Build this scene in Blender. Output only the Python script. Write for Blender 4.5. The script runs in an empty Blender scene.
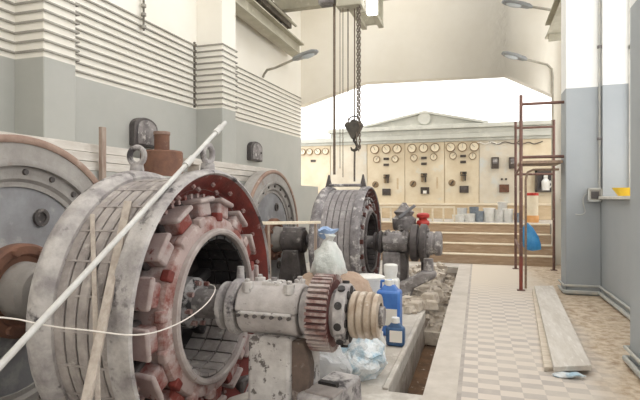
import bpy, bmesh, math, random
from mathutils import Vector, Matrix, noise
R = math.radians
PI = math.pi
random.seed(7)
COL = bpy.context.scene.collection

# ------------------------------------------------------------------ materials
def lin(c):
    out = []
    for v in c:
        v = v / 255.0
        out.append(v / 12.92 if v <= 0.04045 else ((v + 0.055) / 1.055) ** 2.4)
    return (*out, 1.0)

class NT:
    def __init__(s, name):
        s.m = bpy.data.materials.new(name)
        s.m.use_nodes = True
        s.t = s.m.node_tree
        s.b = s.t.nodes['Principled BSDF']
        s.tc = s.t.nodes.new('ShaderNodeTexCoord')
    def n(s, typ, **kw):
        nd = s.t.nodes.new(typ)
        for k, v in kw.items():
            setattr(nd, k, v)
        return nd
    def link(s, a, b):
        s.t.links.new(a, b)
    def vec(s, stretch=None):
        if stretch is None:
            return s.tc.outputs['Object']
        mp = s.n('ShaderNodeMapping')
        mp.inputs['Scale'].default_value = stretch
        s.link(s.tc.outputs['Object'], mp.inputs['Vector'])
        return mp.outputs['Vector']
    def noise(s, scale, detail=4, rough=.6, stretch=None, w=0.0):
        nd = s.n('ShaderNodeTexNoise')
        nd.noise_dimensions = '4D'
        nd.inputs['W'].default_value = w
        nd.inputs['Scale'].default_value = scale
        nd.inputs['Detail'].default_value = detail
        nd.inputs['Roughness'].default_value = rough
        s.link(s.vec(stretch), nd.inputs['Vector'])
        return nd.outputs['Fac']
    def ramp(s, fac, lo, hi):
        nd = s.n('ShaderNodeMapRange')
        nd.clamp = True
        nd.inputs['From Min'].default_value = lo
        nd.inputs['From Max'].default_value = hi
        s.link(fac, nd.inputs['Value'])
        return nd.outputs['Result']
    def mix(s, fac, a, b):
        nd = s.n('ShaderNodeMix')
        nd.data_type = 'RGBA'
        if isinstance(fac, float):
            nd.inputs[0].default_value = fac
        else:
            s.link(fac, nd.inputs[0])
        for i, v in ((6, a), (7, b)):
            if isinstance(v, tuple):
                nd.inputs[i].default_value = v
            else:
                s.link(v, nd.inputs[i])
        return nd.outputs[2]
    def bump(s, fac, strength, dist=.02):
        nd = s.n('ShaderNodeBump')
        nd.inputs['Strength'].default_value = strength
        nd.inputs['Distance'].default_value = dist
        s.link(fac, nd.inputs['Height'])
        s.link(nd.outputs['Normal'], s.b.inputs['Normal'])
    def fin(s, col, rough=.8, metal=0.0):
        if isinstance(col, tuple):
            s.b.inputs['Base Color'].default_value = col
        else:
            s.link(col, s.b.inputs['Base Color'])
        s.b.inputs['Roughness'].default_value = rough
        s.b.inputs['Metallic'].default_value = metal
        return s.m

def mat(name, c1, c2=None, c3=None, scale=4, lo=.38, hi=.62, scale3=14, lo3=.6, hi3=.66, rough=.8, metal=0.0,
        bump=.25, bscale=40, stretch=None, dist=.01):
    """base colour c1, worn into c2 by soft noise, chipped to c3 by sharp noise"""
    t = NT(name)
    col = lin(c1)
    if c2:
        col = t.mix(t.ramp(t.noise(scale, 6, .65, stretch), lo, hi), lin(c1), lin(c2))
    if c3:
        col = t.mix(t.ramp(t.noise(scale3, 5, .65, stretch, 3.3), lo3, hi3), col, lin(c3))
    if bump:
        t.bump(t.noise(bscale, 4, .6, stretch, 1.7), bump, dist)
    return t.fin(col, rough, metal)

M = {}
M['cream'] = mat('cream_wall_paint', (242, 237, 226), (235, 229, 216), scale=.6, rough=.9, bump=.1, bscale=8)
def dado(name, zsplit, grey=(178, 178, 173), grey2=(170, 171, 166), top=(242, 239, 231), top2=(236, 232, 222), slope=0.0):
    t = NT(name)
    g = t.n('ShaderNodeNewGeometry')
    sp = t.n('ShaderNodeSeparateXYZ')
    t.link(g.outputs['Position'], sp.inputs[0])
    ma = t.n('ShaderNodeMath', operation='MULTIPLY_ADD')
    t.link(sp.outputs['Y'], ma.inputs[0]); ma.inputs[1].default_value = -slope
    t.link(sp.outputs['Z'], ma.inputs[2])
    st = t.ramp(ma.outputs[0], zsplit - .004, zsplit + .004)
    n1 = t.ramp(t.noise(1.2, 6, .65), .35, .65)
    n2 = t.ramp(t.noise(.8, 6, .6, None, 4.0), .35, .65)
    col = t.mix(st, t.mix(n1, lin(grey), lin(grey2)), t.mix(n2, lin(top), lin(top2)))
    t.bump(t.noise(9, 4, .6), .12, .01)
    return t.fin(col, .75)
M['dado_l'] = dado('left_wall_two_tone_paint', 2.915 - 5 * .022, slope=.022)
M['dado_r'] = dado('right_wall_two_tone_paint', 3.2, (168, 173, 177), (160, 166, 171), (241, 241, 239), (235, 236, 235))
M['white_trim'] = mat('white_sill_paint', (228, 226, 220), (206, 204, 198), scale=5, bump=.1)
M['base_trim'] = mat('grey_baseboard_paint', (176, 180, 180), (196, 194, 186), scale=6, bump=.1)
M['concrete'] = mat('dusty_concrete', (198, 192, 184), (172, 165, 156), (214, 210, 203), scale=1.6, scale3=5, lo3=.52, hi3=.7, bump=.35, bscale=30, rough=.95)
M['pit'] = mat('dirty_pit_concrete', (122, 112, 102), (84, 76, 70), (150, 136, 120), scale=3, bump=.6, bscale=20, rough=.95)
M['pitbrown'] = mat('earthy_pit_bottom', (130, 100, 76), (96, 78, 64), (178, 164, 148), scale=4, bump=.8, bscale=20, rough=1)

M['trenchside'] = mat('stained_trench_side', (172, 163, 153), (134, 124, 114), (196, 188, 178), scale=3, scale3=5, lo3=.56, hi3=.7, bump=.5, bscale=20, rough=.95)
# checkered tile floor: grey and cream tiles, dust and brown dirt over the right side
t = NT('checker_tiles')
ck = t.n('ShaderNodeTexChecker'); ck.inputs['Scale'].default_value = 1
ck.inputs['Color1'].default_value = lin((210, 200, 190)); ck.inputs['Color2'].default_value = lin((180, 172, 166))
mp = t.n('ShaderNodeMapping'); mp.inputs['Location'].default_value = (0, 0, .5); mp.inputs['Scale'].default_value = (1 / .165, 1 / .112, 1)
t.link(t.tc.outputs['Object'], mp.inputs['Vector']); t.link(mp.outputs['Vector'], ck.inputs['Vector'])
sp = t.n('ShaderNodeSeparateXYZ'); t.link(t.tc.outputs['Object'], sp.inputs[0])
nz = t.noise(1.3, 6, .65)
ax = t.n('ShaderNodeMath', operation='MULTIPLY_ADD'); t.link(nz, ax.inputs[0]); ax.inputs[1].default_value = .9
t.link(sp.outputs['X'], ax.inputs[2])
dust = t.ramp(ax.outputs[0], 1.30, 1.62)
ay = t.n('ShaderNodeMath', operation='MULTIPLY_ADD'); t.link(nz, ay.inputs[0]); ay.inputs[1].default_value = 2.0
t.link(sp.outputs['Y'], ay.inputs[2])
dusty = t.ramp(ay.outputs[0], 8.6, 10.6)
c0 = t.mix(t.ramp(t.noise(2.2, 6, .7, None, 2), .4, .75), ck.outputs['Color'], lin((206, 197, 186)))
c1 = t.mix(t.ramp(t.noise(4.5, 6, .7, None, 8), .40, .62), lin((184, 162, 134)), lin((148, 120, 92)))
c1b = t.mix(t.ramp(t.noise(9, 6, .7, None, 5), .42, .58), c1, lin((208, 192, 170)))
c2 = t.mix(dusty, c0, lin((210, 199, 184)))
dm = t.n('ShaderNodeMath', operation='MULTIPLY'); t.link(dust, dm.inputs[0]); dm.inputs[1].default_value = .85
col = t.mix(dm.outputs[0], c2, c1b)
t.bump(t.noise(25, 4, .6), .15, .01)
M['tiles'] = t.fin(col, .8)
M['border'] = mat('plain_border_tiles', (206, 198, 189), (188, 180, 170), scale=3, bump=.15)
M['darkline'] = mat('dark_border_line', (160, 152, 146), (186, 178, 170), scale=6, bump=.1)
M['stone'] = mat('broken_masonry', (214, 205, 193), (180, 168, 154), (132, 120, 110), scale=5, scale3=6, lo3=.58, hi3=.7, bump=.6, bscale=25, rough=1)

M['castwhite'] = mat('dust_white_cast_iron', (192, 188, 186), (138, 133, 134), (72, 68, 71), scale=5, scale3=5, lo3=.545, hi3=.63, bump=.4, bscale=30, rough=.75)
M['castband'] = mat('dusty_casing_bands', (170, 163, 160), (136, 129, 127), (200, 194, 189), scale=6, scale3=9, lo3=.58, hi3=.72, bump=.4, bscale=30)
M['pedwhite'] = mat('peeling_white_pedestal_paint', (204, 201, 198), (172, 167, 165), (104, 98, 96), scale=6, scale3=19, lo3=.55, hi3=.61, bump=.5, bscale=30, rough=.8)
M['groove'] = mat('dark_casing_slots', (96, 90, 87), (126, 119, 115), scale=8, bump=.3)
M['red'] = mat('worn_red_oxide_paint', (126, 50, 43), (94, 44, 40), (170, 146, 141), scale=6, scale3=9, lo3=.60, hi3=.70, bump=.4, bscale=30, rough=.7)
M['shoe'] = mat('red_coil_under_dust', (124, 58, 50), (172, 158, 155), (92, 44, 40), scale=4.5, lo=.42, hi=.58, scale3=9, lo3=.6, hi3=.68, bump=.4, rough=.75)
M['rotor'] = mat('dusty_pink_rotor_face', (174, 156, 152), (128, 72, 64), (198, 188, 185), scale=5, lo=.48, hi=.62, scale3=6, lo3=.55, hi3=.66, bump=.4)
M['rim'] = mat('pale_inner_rim', (178, 170, 167), (150, 139, 136), (112, 70, 62), scale=6, scale3=10, lo3=.66, hi3=.7, bump=.3)
M['black'] = mat('black_iron', (52, 49, 49), (36, 34, 35), (122, 118, 118), scale=6, scale3=8, lo3=.6, hi3=.72, bump=.5, rough=.65)
M['irongrey'] = mat('grey_dusty_iron', (148, 143, 142), (104, 99, 100), (204, 200, 197), scale=6, scale3=10, lo3=.54, hi3=.66, bump=.4, rough=.65)
M['irondark'] = mat('dark_grease_iron', (94, 88, 87), (66, 61, 61), (160, 154, 151), scale=6, scale3=7, lo3=.6, hi3=.7, bump=.4, rough=.55)
M['farcast'] = mat('grey_far_casing', (150, 146, 148), (104, 100, 103), (206, 203, 202), scale=6, scale3=9, lo3=.54, hi3=.66, bump=.4, rough=.7)
M['farrib'] = mat('lilac_grey_far_bands', (166, 162, 163), (138, 133, 135), (196, 192, 191), scale=5, scale3=7, lo3=.58, hi3=.7, bump=.4, rough=.7)
M['fred'] = mat('dark_worn_red_paint', (106, 58, 52), (80, 56, 54), (150, 140, 140), scale=6, scale3=7, lo3=.56, hi3=.66, bump=.4)
M['wheelrim'] = mat('flywheel_rim_grey', (170, 166, 162), (146, 141, 137), (146, 126, 114), scale=3, scale3=4, lo3=.6, hi3=.72, bump=.3)
M['wheelrust'] = mat('flywheel_rusty_edge', (166, 142, 128), (146, 120, 108), (186, 172, 162), scale=4, scale3=6, lo3=.58, hi3=.7, bump=.4)
M['wheelplate'] = mat('flywheel_blue_grey_plate', (152, 153, 157), (132, 131, 134), (172, 171, 171), scale=3, scale3=5, lo3=.56, hi3=.7, bump=.3)
M['rust'] = mat('brown_rusty_drum', (132, 94, 76), (110, 80, 68), (164, 136, 120), scale=5, scale3=7, lo3=.62, hi3=.7, bump=.3)
M['palechip'] = mat('dust_on_red_pole_shoe', (184, 172, 169), (162, 146, 143), (112, 54, 48), scale=6, scale3=7, lo3=.6, hi3=.66, bump=.4)
M['mottled'] = mat('mottled_black_white_hub', (176, 173, 172), (120, 116, 116), (44, 42, 43), scale=6, scale3=10, lo3=.5, hi3=.56, bump=.5)
M['tooth'] = mat('greasy_gear_steel', (176, 164, 160), (122, 88, 84), (90, 62, 60), scale=9, lo=.42, hi=.6, scale3=12, lo3=.64, hi3=.7, bump=.3, rough=.45)
M['toothred'] = mat('red_greased_gear_root', (108, 58, 54), (84, 48, 46), scale=9, bump=.3, rough=.5)
M['recess'] = mat('brown_grey_pedestal_web', (116, 98, 88), (92, 80, 74), (168, 158, 152), scale=6, scale3=9, lo3=.56, hi3=.68, bump=.4)
M['capdust'] = mat('dusty_grey_bearing_cap', (192, 187, 185), (164, 158, 156), (110, 103, 101), scale=6, scale3=15, lo3=.59, hi3=.66, bump=.5)
M['brass'] = mat('worn_bronze_pulley', (198, 186, 172), (164, 146, 128), (222, 214, 206), scale=8, scale3=10, lo3=.55, hi3=.66, bump=.3, rough=.5, metal=.2)
M['boltm'] = mat('dusty_bolt', (170, 150, 146), (118, 72, 66), scale=20, bump=.2)
M['wood'] = mat('dusty_pale_timber', (214, 204, 190), (190, 178, 162), scale=3, stretch=(1, 8, 8), bump=.3, bscale=12)
M['woodstick'] = mat('weathered_stick_wood', (184, 174, 164), (158, 147, 137), scale=4, stretch=(6, 6, 1), bump=.3, bscale=14)
M['woodpost'] = mat('old_brown_post_wood', (150, 128, 116), (172, 158, 146), scale=4, stretch=(6, 6, 1), bump=.3)
M['board'] = mat('chalky_plank_top', (214, 209, 202), (196, 189, 180), (226, 222, 216), scale=2, scale3=4, lo3=.55, hi3=.7, stretch=(6, 1, 6), bump=.3, bscale=14)
M['tread'] = mat('pale_worn_stair_tread', (238, 228, 208), (222, 208, 184), scale=3, stretch=(1, 6, 6), bump=.2)
M['riser'] = mat('brown_stair_riser_wood', (188, 164, 140), (168, 144, 120), (206, 188, 166), scale=3, scale3=4, lo3=.56, hi3=.7, stretch=(1, 8, 8), bump=.3)
M['whitepipe'] = mat('white_plastic_pipe', (210, 210, 208), (188, 186, 183), scale=6, bump=.1, rough=.5)
M['wirewhite'] = mat('off_white_cable', (220, 214, 208), None, bump=0, rough=.6)
M['conduit'] = mat('painted_conduit', (168, 165, 157), (146, 142, 134), scale=3, bump=.1, rough=.6)
M['conduitdark'] = mat('dark_clamp_iron', (92, 88, 82), (120, 115, 106), scale=8, bump=.2)
M['beam'] = mat('olive_grey_crane_beam', (186, 182, 166), (168, 163, 146), (206, 202, 188), scale=2, scale3=4, lo3=.58, hi3=.7, bump=.2)
M['beamdark'] = mat('brown_crane_iron', (112, 104, 92), (88, 82, 74), (156, 148, 134), scale=5, scale3=8, lo3=.58, hi3=.7, bump=.3)
M['lampgrey'] = mat('grey_lamp_housing', (150, 152, 152), (132, 134, 134), scale=6, bump=.1, rough=.5)
M['lamppole'] = mat('lamp_pole_paint', (168, 163, 150), (146, 140, 126), scale=6, bump=.1, rough=.5)
M['glassy'] = mat('lamp_glass_bowl', (196, 202, 206), None, bump=0, rough=.2)
M['hook'] = mat('blackened_hook_steel', (62, 58, 54), (88, 82, 74), scale=8, bump=.3, rough=.55)
M['rope'] = mat('brown_steel_rope', (104, 90, 78), (126, 112, 98), scale=30, bump=.3)
M['chain'] = mat('oiled_chain', (112, 100, 88), (86, 76, 66), scale=30, bump=.2, rough=.5)
M['marble'] = mat('cream_marble_slab', (228, 216, 192), (214, 198, 170), (212, 216, 212), scale=1.6, scale3=1.8, lo3=.58, hi3=.74, bump=.1, rough=.55)
M['slab2'] = mat('greyish_marble_slab', (220, 212, 196), (206, 196, 178), (206, 210, 208), scale=1.6, scale3=2, lo3=.52, hi3=.7, bump=.1, rough=.55)
M['cornice'] = mat('grey_painted_cornice', (202, 203, 196), (190, 191, 184), (214, 214, 206), scale=2, scale3=4, lo3=.55, hi3=.7, bump=.1)
M['plinthwood'] = mat('tan_panel_base', (214, 194, 164), (198, 176, 144), scale=2, stretch=(1, 4, 4), bump=.2)
M['dialring'] = mat('bronze_gauge_bezel', (140, 118, 90), (160, 138, 108), scale=20, bump=.1, rough=.45)
M['dialface'] = mat('cream_gauge_face', (238, 228, 206), (226, 214, 190), scale=8, bump=0, rough=.4)
M['ebony'] = mat('black_switch_bakelite', (62, 54, 48), (84, 74, 66), scale=10, bump=.1, rough=.4)
M['brownbox'] = mat('brown_switch_box', (118, 82, 64), (96, 68, 54), scale=10, bump=.1)
M['label'] = mat('white_card', (238, 234, 226), None, bump=0)
M['scaff'] = mat('maroon_scaffold_tube', (122, 90, 80), (102, 76, 68), (166, 146, 134), scale=6, scale3=9, lo3=.6, hi3=.68, bump=.2, rough=.6)
M['scaffred'] = mat('bright_red_tube_paint', (140, 70, 60), (122, 66, 58), scale=8, bump=.2, rough=.6)
M['deck'] = mat('grey_brown_deck_board', (160, 138, 118), (136, 116, 100), scale=3, stretch=(8, 1, 8), bump=.3)
M['tarp'] = mat('blue_plastic_tarp', (84, 164, 216), (54, 138, 200), scale=7, bump=.5, bscale=14, rough=.4, dist=.03)
M['bluecan'] = mat('blue_jerrican_plastic', (62, 112, 192), (78, 128, 200), scale=8, bump=.05, rough=.35)
M['bluedark'] = mat('dark_blue_bottle_plastic', (44, 80, 124), (60, 96, 138), scale=8, bump=.05, rough=.35)
M['whiteplastic'] = mat('white_plastic', (236, 236, 234), (220, 219, 214), scale=6, bump=.05, rough=.4)
M['bucketgrey'] = mat('grey_white_bucket_plastic', (222, 222, 220), (200, 200, 198), scale=9, bump=.1, rough=.5)
M['bucketblue'] = mat('slate_blue_paint_tin', (120, 132, 146), (146, 154, 162), scale=9, bump=.1, rough=.45)
M['paintdark'] = mat('dried_dark_paint', (104, 100, 96), (136, 132, 126), scale=12, bump=.2)
M['orange'] = mat('orange_container_base', (226, 160, 92), (232, 178, 120), scale=6, bump=.05, rough=.5)
M['redcap'] = mat('red_plastic_cap', (196, 62, 52), (176, 54, 46), scale=10, bump=.1, rough=.45)
M['yellow'] = mat('yellow_bowl_plastic', (240, 206, 60), (232, 190, 50), scale=6, bump=.05, rough=.4)
M['sack'] = mat('brown_dusty_sacking', (184, 162, 144), (162, 138, 120), (204, 190, 176), scale=4, scale3=6, lo3=.58, hi3=.7, bump=.5, bscale=18, dist=.03)
M['cratewood'] = mat('dark_crate_wood', (120, 104, 90), (98, 84, 74), scale=3, bump=.3)
t = NT('crumpled_white_bag'); t.b.inputs['Transmission Weight'].default_value = .12
t.bump(t.noise(16, 4, .6), .7, .03)
M['bag'] = t.fin(t.mix(t.ramp(t.noise(5, 4), .42, .62), lin((240, 240, 238)), lin((216, 222, 218))), .4)
t = NT('pale_blue_bag_film')
t.bump(t.noise(20, 4, .6), .8, .03)
M['bagblue'] = t.fin(t.mix(t.ramp(t.noise(9, 4), .45, .6), lin((228, 234, 238)), lin((166, 196, 214))), .35)
t = NT('bag_blue_top')
M['bagtop'] = t.fin(lin((150, 176, 214)), .4)
t = NT('clear_plastic_film')
t.bump(t.noise(18, 4, .6), .9, .03)
trn = t.n('ShaderNodeBsdfTransparent'); mx = t.n('ShaderNodeMixShader'); mx.inputs[0].default_value = .62
t.fin(lin((226, 228, 230)), .25)
out = t.t.nodes['Material Output']
t.link(trn.outputs[0], mx.inputs[1]); t.link(t.b.outputs[0], mx.inputs[2]); t.link(mx.outputs[0], out.inputs['Surface'])
M['film'] = t.m
t = NT('window_glass')
trn = t.n('ShaderNodeBsdfTransparent'); gl = t.n('ShaderNodeBsdfGlossy'); gl.inputs['Roughness'].default_value = .02
mx = t.n('ShaderNodeMixShader'); mx.inputs[0].default_value = .04
t.link(trn.outputs[0], mx.inputs[1]); t.link(gl.outputs[0], mx.inputs[2])
t.link(mx.outputs[0], t.t.nodes['Material Output'].inputs['Surface'])
M['glass'] = t.m
t = NT('lamp_tube_lit')
t.b.inputs['Emission Color'].default_value = (1, .98, .95, 1); t.b.inputs['Emission Strength'].default_value = 3
M['tube'] = t.fin(lin((250, 250, 248)), .4)

# ------------------------------------------------------------------ mesh builder
WLOC = {}
class B:
    def __init__(s):
        s.bm = bmesh.new()
    def box(s, c, size, rot=None, taper=None):
        """c centre, size full dims; taper = (sx, sy) scale of the top face"""
        r = bmesh.ops.create_cube(s.bm, size=1)
        for v in r['verts']:
            if taper and v.co.z > 0:
                v.co.x *= taper[0]; v.co.y *= taper[1]
            v.co = Vector((v.co.x * size[0], v.co.y * size[1], v.co.z * size[2]))
            if rot is not None:
                v.co = rot @ v.co
            v.co += Vector(c)
        return s
    def span(s, x0, x1, y0, y1, z0, z1):
        return s.box(((x0 + x1) / 2, (y0 + y1) / 2, (z0 + z1) / 2), (abs(x1 - x0), abs(y1 - y0), abs(z1 - z0)))
    def beam(s, p0, p1, w, h):
        p0, p1 = Vector(p0), Vector(p1); d = p1 - p0
        q = d.to_track_quat('Z', 'Y').to_matrix()
        return s.box((p0 + p1) / 2, (w, h, d.length), q)
    def cyl(s, p0, p1, r0, r1=None, seg=20):
        p0, p1 = Vector(p0), Vector(p1); d = p1 - p0
        q = d.to_track_quat('Z', 'Y').to_matrix().to_4x4()
        bmesh.ops.create_cone(s.bm, cap_ends=True, segments=seg, radius1=r0, radius2=r0 if r1 is None else r1,
                              depth=d.length, matrix=Matrix.Translation((p0 + p1) / 2) @ q)
        return s
    def sph(s, c, r, sc=(1, 1, 1), sub=2):
        m = Matrix.Translation(Vector(c)) @ Matrix.Diagonal((*sc, 1))
        bmesh.ops.create_icosphere(s.bm, subdivisions=sub, radius=r, matrix=m)
        return s
    def lathe(s, prof, c, axis='X', seg=64, closed=True):
        """profile of (along, radius) turned round an axis through c; closed = ring section"""
        c = Vector(c); rings = []
        for a, r in prof:
            ring = []
            if r < 1e-6:
                p = Vector((a, 0, 0)) if axis == 'X' else Vector((0, 0, a)) if axis == 'Z' else Vector((0, a, 0))
                ring = [s.bm.verts.new(c + p)] * seg
            else:
                for i in range(seg):
                    u = 2 * PI * i / seg; k, l = r * math.cos(u), r * math.sin(u)
                    p = Vector((a, k, l)) if axis == 'X' else Vector((k, l, a)) if axis == 'Z' else Vector((l, a, k))
                    ring.append(s.bm.verts.new(c + p))
            rings.append(ring)
        n = len(rings); last = n if closed else n - 1
        for j in range(last):
            A, Bq = rings[j], rings[(j + 1) % n]
            for i in range(seg):
                k = (i + 1) % seg
                vs = []
                for v in (A[i], A[k], Bq[k], Bq[i]):
                    if v not in vs:
                        vs.append(v)
                if len(vs) >= 3:
                    try: s.bm.faces.new(vs)
                    except ValueError: pass
        return s
    def tube(s, pts, r, seg=8, caps=True):
        pts = [Vector(p) for p in pts]; rings = []; n = len(pts); up = None
        for i, p in enumerate(pts):
            d = (pts[min(i + 1, n - 1)] - pts[max(i - 1, 0)]).normalized()
            if up is None:
                up = Vector((0, 0, 1)) if abs(d.z) < .9 else Vector((1, 0, 0))
            a = d.cross(up).normalized(); b = a.cross(d).normalized(); up = b
            k = 1.0
            if 0 < i < n - 1:
                ca = (pts[i] - pts[i - 1]).normalized().dot((pts[i + 1] - pts[i]).normalized())
                k = 1 / max(.5, math.cos(math.acos(max(-1, min(1, ca))) / 2))
            rr = r[i] if isinstance(r, (list, tuple)) else r
            rings.append([s.bm.verts.new(p + (a * math.cos(2 * PI * j / seg) + b * math.sin(2 * PI * j / seg)) * rr * (k if k < 1.3 else 1.3)) for j in range(seg)])
        for A, C in zip(rings, rings[1:]):
            for j in range(seg):
                s.bm.faces.new((A[j], A[(j + 1) % seg], C[(j + 1) % seg], C[j]))
        if caps:
            s.bm.faces.new(list(reversed(rings[0]))); s.bm.faces.new(rings[-1])
        return s
    def prism(s, outline, axis, a0, a1):
        """outline of 2D points in the two other axes (order x,y,z without the axis), pushed from a0 to a1"""
        def P(u, v, a):
            return {'X': (a, u, v), 'Y': (u, a, v), 'Z': (u, v, a)}[axis]
        A = [s.bm.verts.new(P(u, v, a0)) for u, v in outline]
        C = [s.bm.verts.new(P(u, v, a1)) for u, v in outline]
        n = len(A)
        s.bm.faces.new(A); s.bm.faces.new(list(reversed(C)))
        for i in range(n):
            s.bm.faces.new((A[i], A[(i + 1) % n], C[(i + 1) % n], C[i]))
        return s
    def torus(s, c, R0, r, axis='X', seg=32, m=8, half=None):
        prof = [(r * math.sin(2 * PI * i / m), R0 + r * math.cos(2 * PI * i / m)) for i in range(m)]
        return s.lathe(prof, c, axis, seg, True)
    def rough(s, amp, freq, seed=0, zmin=None):
        for v in s.bm.verts:
            d = noise.noise_vector(v.co * freq + Vector((seed * 7.3, seed * 3.1, seed)))
            v.co += d * amp
            if zmin is not None and v.co.z < zmin:
                v.co.z = zmin
        return s
    def build(s, name, mt, parent=None, loc=None, bevel=0, smooth=35, sub=0):
        bm = s.bm
        bmesh.ops.remove_doubles(bm, verts=bm.verts, dist=1e-5)
        bmesh.ops.recalc_face_normals(bm, faces=bm.faces)
        if parent is not None:
            off = WLOC[parent.name]
        elif loc is not None:
            off = Vector(loc)
        else:
            xs = [v.co for v in bm.verts]
            off = Vector(((min(v.x for v in xs) + max(v.x for v in xs)) / 2, (min(v.y for v in xs) + max(v.y for v in xs)) / 2, min(v.z for v in xs)))
        bmesh.ops.translate(bm, verts=bm.verts, vec=-off)
        for f in bm.faces:
            f.smooth = True
        me = bpy.data.meshes.new(name); bm.to_mesh(me); bm.free()
        me.set_sharp_from_angle(angle=R(smooth))
        me.materials.append(M[mt])
        o = bpy.data.objects.new(name, me); COL.objects.link(o)
        WLOC[o.name] = Vector(off)
        if parent is not None:
            o.parent = parent
        else:
            o.location = off
        if bevel:
            bv = o.modifiers.new('bevel', 'BEVEL'); bv.width = bevel; bv.segments = 2; bv.limit_method = 'ANGLE'; bv.angle_limit = R(40)
        if sub:
            sd = o.modifiers.new('subsurf', 'SUBSURF'); sd.levels = sub; sd.render_levels = sub
        return o

def tag(o, label=None, cat=None, group=None, kind=None):
    if label: o['label'] = label
    if cat: o['category'] = cat
    if group: o['group'] = group
    if kind: o['kind'] = kind
    return o
def thing(name, loc, label, cat, group=None):
    o = bpy.data.objects.new(name, None); COL.objects.link(o)
    o.location = loc; o.empty_display_size = .1
    WLOC[o.name] = Vector(loc)
    return tag(o, label, cat, group)
def copy_tree(o, parent=None):
    c = o.copy(); COL.objects.link(c)
    WLOC[c.name] = WLOC.get(o.name, Vector((0, 0, 0)))
    if parent is not None: c.parent = parent
    for ch in [x for x in COL.objects if x.parent == o]:
        copy_tree(ch, c)
    return c
def struct(b, name, mt, label=None, parent=None, **k):
    o = b.build(name, mt, parent, **({'loc': (0, 0, 0)} if parent is None else {}), **k)
    return tag(o, label, None, None, 'structure')
def ordinal(i):
    return ['first', 'second', 'third', 'fourth', 'fifth', 'sixth', 'seventh', 'eighth', 'ninth', 'tenth', 'eleventh', 'twelfth'][i]

# ------------------------------------------------------------------ the hall
WL, WR, YE, YB, ZC = -4.43, 1.79, 12.35, -4.0, 7.0
# floor with machine pits and cable trench: strips of slab around the openings
def slab(x0, x1, y0, y1, holes):
    """rectangular slab with rectangular holes, split on a grid"""
    xs = sorted({x0, x1, *[h[0] for h in holes], *[h[1] for h in holes]})
    ys = sorted({y0, y1, *[h[2] for h in holes], *[h[3] for h in holes]})
    b = B()
    for i in range(len(xs) - 1):
        for j in range(len(ys) - 1):
            cx, cy = (xs[i] + xs[i + 1]) / 2, (ys[j] + ys[j + 1]) / 2
            if not any(h[0] < cx < h[1] and h[2] < cy < h[3] for h in holes):
                b.span(xs[i], xs[i + 1], ys[j], ys[j + 1], -.12, 0)
    return b
PITS = [(-3.72, -1.78, 1.95, 4.5), (-3.72, -1.78, 7.0, 9.6)]
TR = (-.665, -.40, 3.86, 11.2)
struct(slab(-4.9, -.40, YB, YE + .1, PITS + [(TR[0], TR[1], TR[2], TR[3])]), 'floor', 'concrete', 'dusty concrete floor around the machines')
b = B()
for x0, x1, y0, y1 in PITS:
    b.span(x0 - .1, x1 + .1, y0 - .1, y1 + .1, -.85, -.75)
    b.span(x0 - .1, x0, y0 - .1, y1 + .1, -.75, -.12); b.span(x1, x1 + .1, y0 - .1, y1 + .1, -.75, -.12)
    b.span(x0, x1, y0 - .1, y0, -.75, -.12); b.span(x0, x1, y1, y1 + .1, -.75, -.12)
struct(b, 'floor', 'pit', 'dark pits under the two machines')
b = B()
x0, x1, y0, y1 = TR
b.span(x0, x1, y0, y1, -.5, -.42)
struct(b, 'floor', 'pitbrown', 'earthy bottom of the cable trench')
b = B()
b.span(x0 - .12, x0, y0 - .1, y1 + .1, -.5, -.12); b.span(x1, x1 + .1, y0 - .1, y1 + .1, -.5, -.12)
b.span(x0, x1, y0 - .1, y0, -.5, -.12); b.span(x0, x1, y1, y1 + .1, -.5, -.12)
struct(b, 'trim_1', 'trenchside', 'concrete sides of the cable trench')
struct(B().span(x0 - .05, x0 - .002, 3.88, 6.6, 0, .02), 'trim_2', 'concrete', 'raised curb along the trench edge', bevel=.008)
struct(B().span(-.12, 2.3, YB, YE + .1, -.12, 0), 'floor', 'tiles', 'checkered tile walkway')
struct(B().span(-.40, -.155, YB, YE + .1, -.12, .0), 'trim_3', 'border', 'plain tile border beside the trench')
struct(B().span(-.155, -.12, YB, YE + .1, -.12, .0), 'trim_4', 'darkline', 'thin dark line along the tile border')

# left wall + pillars
struct(B().span(WL - .3, WL, YB, YE + .02, -.2, ZC), 'wall_left', 'dado_l', 'grey and cream left wall')
PL = [(-4.06, 3.86, 4.27), (-3.95, 7.25, 7.72)]
for i, (px, y0, y1) in enumerate(PL):
    struct(B().span(WL - .05, px, y0, y1, 0, ZC), f'wall_left_pillar_{i+1}', 'dado_l', ['near', 'far'][i] + ' pillar of the left wall', bevel=.012)
struct(B().span(WL, -3.78, 1.0, 3.86, 0, 1.78).span(WL, -3.78, 4.27, 7.25, 0, 1.78).span(WL, -3.78, 7.72, 11.8, 0, 1.78).span(-4.05, -3.78, 3.86, 4.27, 0, 1.78).span(-3.94, -3.78, 7.25, 7.72, 0, 1.78),
       'trim_5', 'dado_l', 'masonry ledge along the left wall')

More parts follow.
